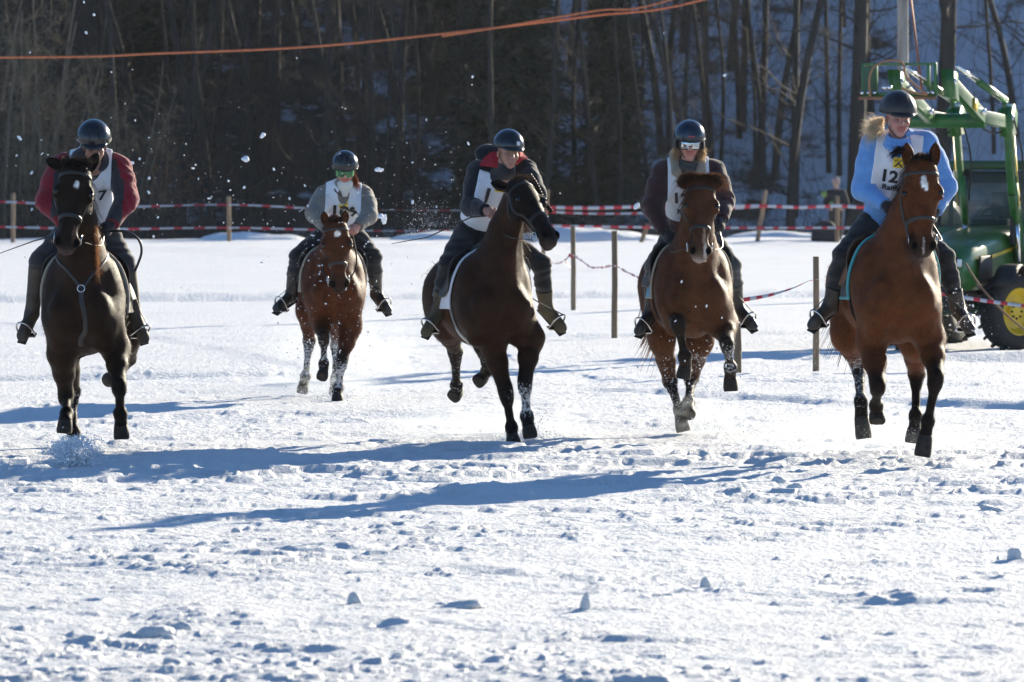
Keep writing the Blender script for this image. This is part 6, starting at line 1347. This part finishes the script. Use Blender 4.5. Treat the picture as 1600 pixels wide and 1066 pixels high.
# ------------------------------------------------------------------ thrown snow
SPRAY = mat('thrown_snow', (.86, .88, .92), rough=.6, spec=.2)
_b = SPRAY.node_tree.nodes['Principled BSDF']; _b.inputs['Subsurface Weight'].default_value = 0
rs = np.random.default_rng(21)
OCT = np.array([(1, 0, 0), (-1, 0, 0), (0, 1, 0), (0, -1, 0), (0, 0, 1), (0, 0, -1)], float); OF = np.array([(0, 2, 4), (2, 1, 4), (1, 3, 4), (3, 0, 4), (2, 0, 5), (1, 2, 5), (3, 1, 5), (0, 3, 5)])
def cloud(name, items, label=None):
    P = []; S_ = []
    for (px, py, Y, rx, ry, n, s0, s1) in items:
        c = UK(px, py, Y); k = Y * K / FPX; q = c + rs.normal(0, 1, (n, 3)) * V(rx * k, max(.12, rx * k * .5), ry * k); q[:, 2] = np.where(q[:, 2] < .01, .01 + np.abs(rs.normal(0, .03, n)), q[:, 2]); P.append(q); S_.append(s0 + (s1 - s0) * rs.random(n) ** 3)
    P = np.concatenate(P); S_ = np.concatenate(S_); n = len(P); j = 1 + rs.normal(0, .25, (n, 6, 1)); el = V(1, 1, 1) * (1 + rs.normal(0, .25, (n, 1, 3)))
    v = P[:, None, :] + OCT[None] * S_[:, None, None] * j * el; f = OF[None] + (np.arange(n) * 6)[:, None, None]
    o = mesh_obj(name, v.reshape(-1, 3), f.reshape(-1, 3), SPRAY, smooth=False); tag(o, label, kind='stuff'); return o
cloud('snow_spray', [(115, 712, 28.1, 13, 10, 5200, .002, .007), (115, 718, 28.1, 20, 6, 1600, .002, .007),
    (500, 560, 34.6, 38, 48, 520, .002, .008), (525, 520, 34.2, 35, 60, 260, .003, .009), (478, 600, 35.4, 16, 16, 1300, .002, .005), (528, 615, 34.4, 18, 14, 1500, .002, .005), (510, 625, 34.8, 60, 10, 1100, .002, .004), (505, 440, 34.1, 45, 60, 110, .004, .012),
    (812, 690, 29.3, 26, 6, 700, .002, .006), (832, 672, 29.7, 14, 14, 750, .002, .007), (800, 690, 29.3, 60, 10, 500, .0015, .004), (700, 650, 31.0, 70, 40, 500, .0015, .003),
    (1078, 650, 30.3, 22, 16, 1100, .0015, .005), (1070, 668, 30.5, 34, 7, 800, .002, .006), (1080, 580, 29.8, 45, 40, 170, .003, .009), (1110, 640, 30.5, 22, 26, 420, .0015, .004),
    (1340, 700, 27.4, 90, 26, 3400, .001, .0028), (1440, 725, 26.8, 60, 12, 1100, .001, .003), (1345, 640, 28.0, 16, 45, 200, .002, .006), (1503, 492, 27.0, 18, 20, 130, .0015, .006), (1500, 610, 28.6, 55, 24, 800, .001, .004), (1275, 540, 33, 30, 45, 120, .002, .005),
    (668, 345, 30.4, 22, 18, 420, .0015, .0045), (150, 290, 28, 95, 75, 90, .002, .007), (400, 330, 33, 130, 60, 120, .003, .008), (640, 300, 31, 100, 50, 90, .003, .008)])
# bigger clods in the air, each a thing
protos = []
for k in range(4):
    s = SDF(); s.ell(V(0, 0, 0), (.022, .014, .015), None, .01); s.ell(V(.012 * (k - 1.5), .004, .008), (.014, .012, .011), None, .01); s.noise = lambda P, k=k: .006 * (vnoise(P, 70, k) - .5) * 2
    v, f = s.mesh(.004); me = mesh_obj('flying_snow_clod', v, f, SPRAY); protos.append(me)
CL = [(411, 211), (383, 249), (464, 91), (428, 265), (591, 265), (594, 338), (600, 343), (476, 290), (481, 322), (488, 345), (382, 293), (301, 263), (131, 4), (147, 23), (134, 51), (47, 82), (174, 113), (994, 322), (1037, 52), (1132, 118), (875, 302), (645, 254), (738, 120), (732, 225), (666, 187), (645, 316), (682, 323), (488, 368), (489, 383), (517, 410), (500, 425), (580, 470), (560, 462), (530, 505), (496, 512), (540, 450), (1055, 502), (1087, 479), (1128, 497), (1070, 564), (1104, 478), (1120, 545), (1065, 440), (1134, 572), (1484, 508), (1494, 517), (1520, 478), (1510, 500), (1530, 495), (218, 248), (50, 270), (66, 240), (30, 215), (233, 278), (205, 255), (232, 300), (50, 327), (246, 340), (240, 370), (560, 330), (545, 357), (575, 378), (452, 310), (310, 280), (357, 283), (326, 310), (233, 215), (211, 188), (26, 243)]
for i, (px, py) in enumerate(CL):
    Y = 27.6 + rs.random() * 1.6 if px < 260 or 600 < px < 1200 else (26.8 + rs.random() if px > 1200 else 33.6 + rs.random() * .7); o = protos[i % 4].copy(); COL.objects.link(o); p = UK(px, py, Y); o.location = tuple(p); sc = rs.uniform(.45, 1.15) * (1.6 if (px, py) in ((411, 211), (591, 265), (594, 338), (600, 343), (383, 249), (994, 322)) else .62); o.scale = (sc * rs.uniform(.7, 1.3), sc, sc * rs.uniform(.7, 1.2)); o.rotation_euler = tuple(rs.uniform(0, 6.28, 3))
    zn = 'round the red jacket rider' if px < 260 else 'left of the bib 109 rider' if px < 480 else 'round the bib 109 rider' if px < 610 else 'near the red collar rider' if px < 900 else 'near the bushy maned horse' if px < 1200 else 'by the light blue rider'
    tag(o, 'small white clod of snow flying in the air ' + zn, 'snow clod', 'flying snow clods ' + zn)
for p in protos: bpy.data.objects.remove(p, do_unlink=True)
# lumps lying in the foreground
LUMPS = [(720, 951, .16, .05, 'smooth oval slab of snow lying flat in the foreground'), (914, 957, .035, .12, 'upright shard of snow just right of the smooth oval slab'), (551, 947, .05, .08, 'upright shard of snow left of the smooth oval slab'), (1103, 920, .04, .08, 'upright shard of snow right of the middle of the foreground'),
         (245, 990, .13, .06, 'low wide lump of snow at the lower left'), (282, 985, .08, .07, 'rounded lump of snow next to the low wide one'), (275, 1042, .09, .05, 'small flat lump of snow at the bottom left'), 
         (1218, 755, .09, .07, 'rounded snow lump beside the end of the rider shadow'), (1240, 775, .09, .06, 'snow lump just below the one beside the shadow end'), (1585, 875, .07, .08, 'snow lump at the right edge of the foreground'), (370, 832, .05, .05, 'small snow lump at the tip of the long rider shadow'), (1552, 803, .14, .04, 'flat snow slab at the right of the picture')]
for px, py, r_, h_, lb in LUMPS:
    r_ *= .66; h_ *= .55
    Y = FPX * 2.1 / (py - 260); c = U(px, py, Y); c[2] = gz(c[0], c[1]) + h_ * .3; s = SDF()
    rl = np.random.default_rng(px); tl = nrm(V(rl.uniform(-.35, .35), 0, 1)); s.ell(c, (r_, r_ * .8, h_), (nrm(np.cross(V(0, 1, 0), tl)), V(0, 1, 0), tl), .02)
    for q_ in range(5): s.ell(c + rl.normal(0, 1, 3) * V(r_ * .75, r_ * .6, h_ * .15) - V(0, 0, h_ * .3), (r_ * rl.uniform(.25, .5),) * 2 + (min(h_, r_) * rl.uniform(.3, .6),), None, .012)
    s.noise = lambda P: min(.03, .4 * min(h_, r_)) * (fbm(P, 22, 3, 5) - .5) * 2
    o = s.build('snow_lump', .009, SNOW); tag(o, lb, 'snow lump', 'snow lumps in the foreground')

# ball of snow bursting up under the near hind hoof of the left horse
c = U(115, 710, 42.9); s = SDF(); rb_ = np.random.default_rng(5)
for i in range(46):
    d = nrm(rb_.normal(0, 1, 3) * V(1.25, 1, .8)); s.ell(c + d * rb_.uniform(.03, .115) * V(1.2, 1, .95), (rb_.uniform(.012, .036),) * 3, None, .012)
s.noise = lambda P: .016 * (fbm(P, 34, 3, 5) - .5) * 2
o = s.build('snow_burst', .006, SPRAY); tag(o, 'ball of snow bursting up from the ground under the left horse', 'snow burst')
cloud('snow_crumbs', [(115, 708, 42.85 / K, 15, 10, 7500, .003, .009), (115, 722, 42.8 / K, 24, 4, 1800, .002, .006)])
# drifting powder behind the hooves
PW_ = bpy.data.materials.new('powder_in_air'); PW_.use_nodes = True; t_ = PW_.node_tree
for n in list(t_.nodes):
    if n.type == 'BSDF_PRINCIPLED': t_.nodes.remove(n)
pv = t_.nodes.new('ShaderNodeVolumePrincipled'); pv.inputs['Color'].default_value = (.86, .93, 1, 1); pv.inputs['Anisotropy'].default_value = .45
tc = t_.nodes.new('ShaderNodeTexCoord'); ln = t_.nodes.new('ShaderNodeVectorMath'); ln.operation = 'LENGTH'; t_.links.new(tc.outputs['Object'], ln.inputs[0])
fo_ = t_.nodes.new('ShaderNodeMapRange'); fo_.inputs[1].default_value = 1.0; fo_.inputs[2].default_value = .15; fo_.inputs[3].default_value = 0; fo_.inputs[4].default_value = 1; t_.links.new(ln.outputs['Value'], fo_.inputs[0])
nz = t_.nodes.new('ShaderNodeTexNoise'); nz.inputs['Scale'].default_value = 3.2; nz.inputs['Detail'].default_value = 3; t_.links.new(tc.outputs['Object'], nz.inputs['Vector'])
nr_ = t_.nodes.new('ShaderNodeMapRange'); nr_.inputs[1].default_value = .42; nr_.inputs[2].default_value = .68; t_.links.new(nz.outputs['Fac'], nr_.inputs[0])
m1 = t_.nodes.new('ShaderNodeMath'); m1.operation = 'MULTIPLY'; t_.links.new(fo_.outputs[0], m1.inputs[0]); t_.links.new(nr_.outputs[0], m1.inputs[1])
m2 = t_.nodes.new('ShaderNodeMath'); m2.operation = 'MULTIPLY'; m2.inputs[1].default_value = 1.2; t_.links.new(m1.outputs[0], m2.inputs[0]); t_.links.new(m2.outputs[0], pv.inputs['Density'])
t_.links.new(pv.outputs[0], [n for n in t_.nodes if n.type == 'OUTPUT_MATERIAL'][0].inputs['Volume'])
bs = MB(); bs.lathe(V(0, 0, -1), V(0, 0, 1), [(0, .001)] + [(1 - math.cos(a), math.sin(a)) for a in np.linspace(.15, math.pi - .15, 12)] + [(2, .001)], 20)
for k, (px, py, Y, rx, ry, rz) in enumerate(((505, 602, 35.0, .60, .9, .26), (770, 668, 30.2, .95, 1.0, .24), (1090, 655, 30.2, .5, .7, .24), (1350, 690, 27.9, 1.1, 1.0, .30), (540, 560, 36.6, .9, .8, .5))):
    o = bs.build('powder_cloud', PW_); o.location = tuple(UK(px, py, Y)); o.scale = (rx, ry, rz); tag(o, kind='stuff')
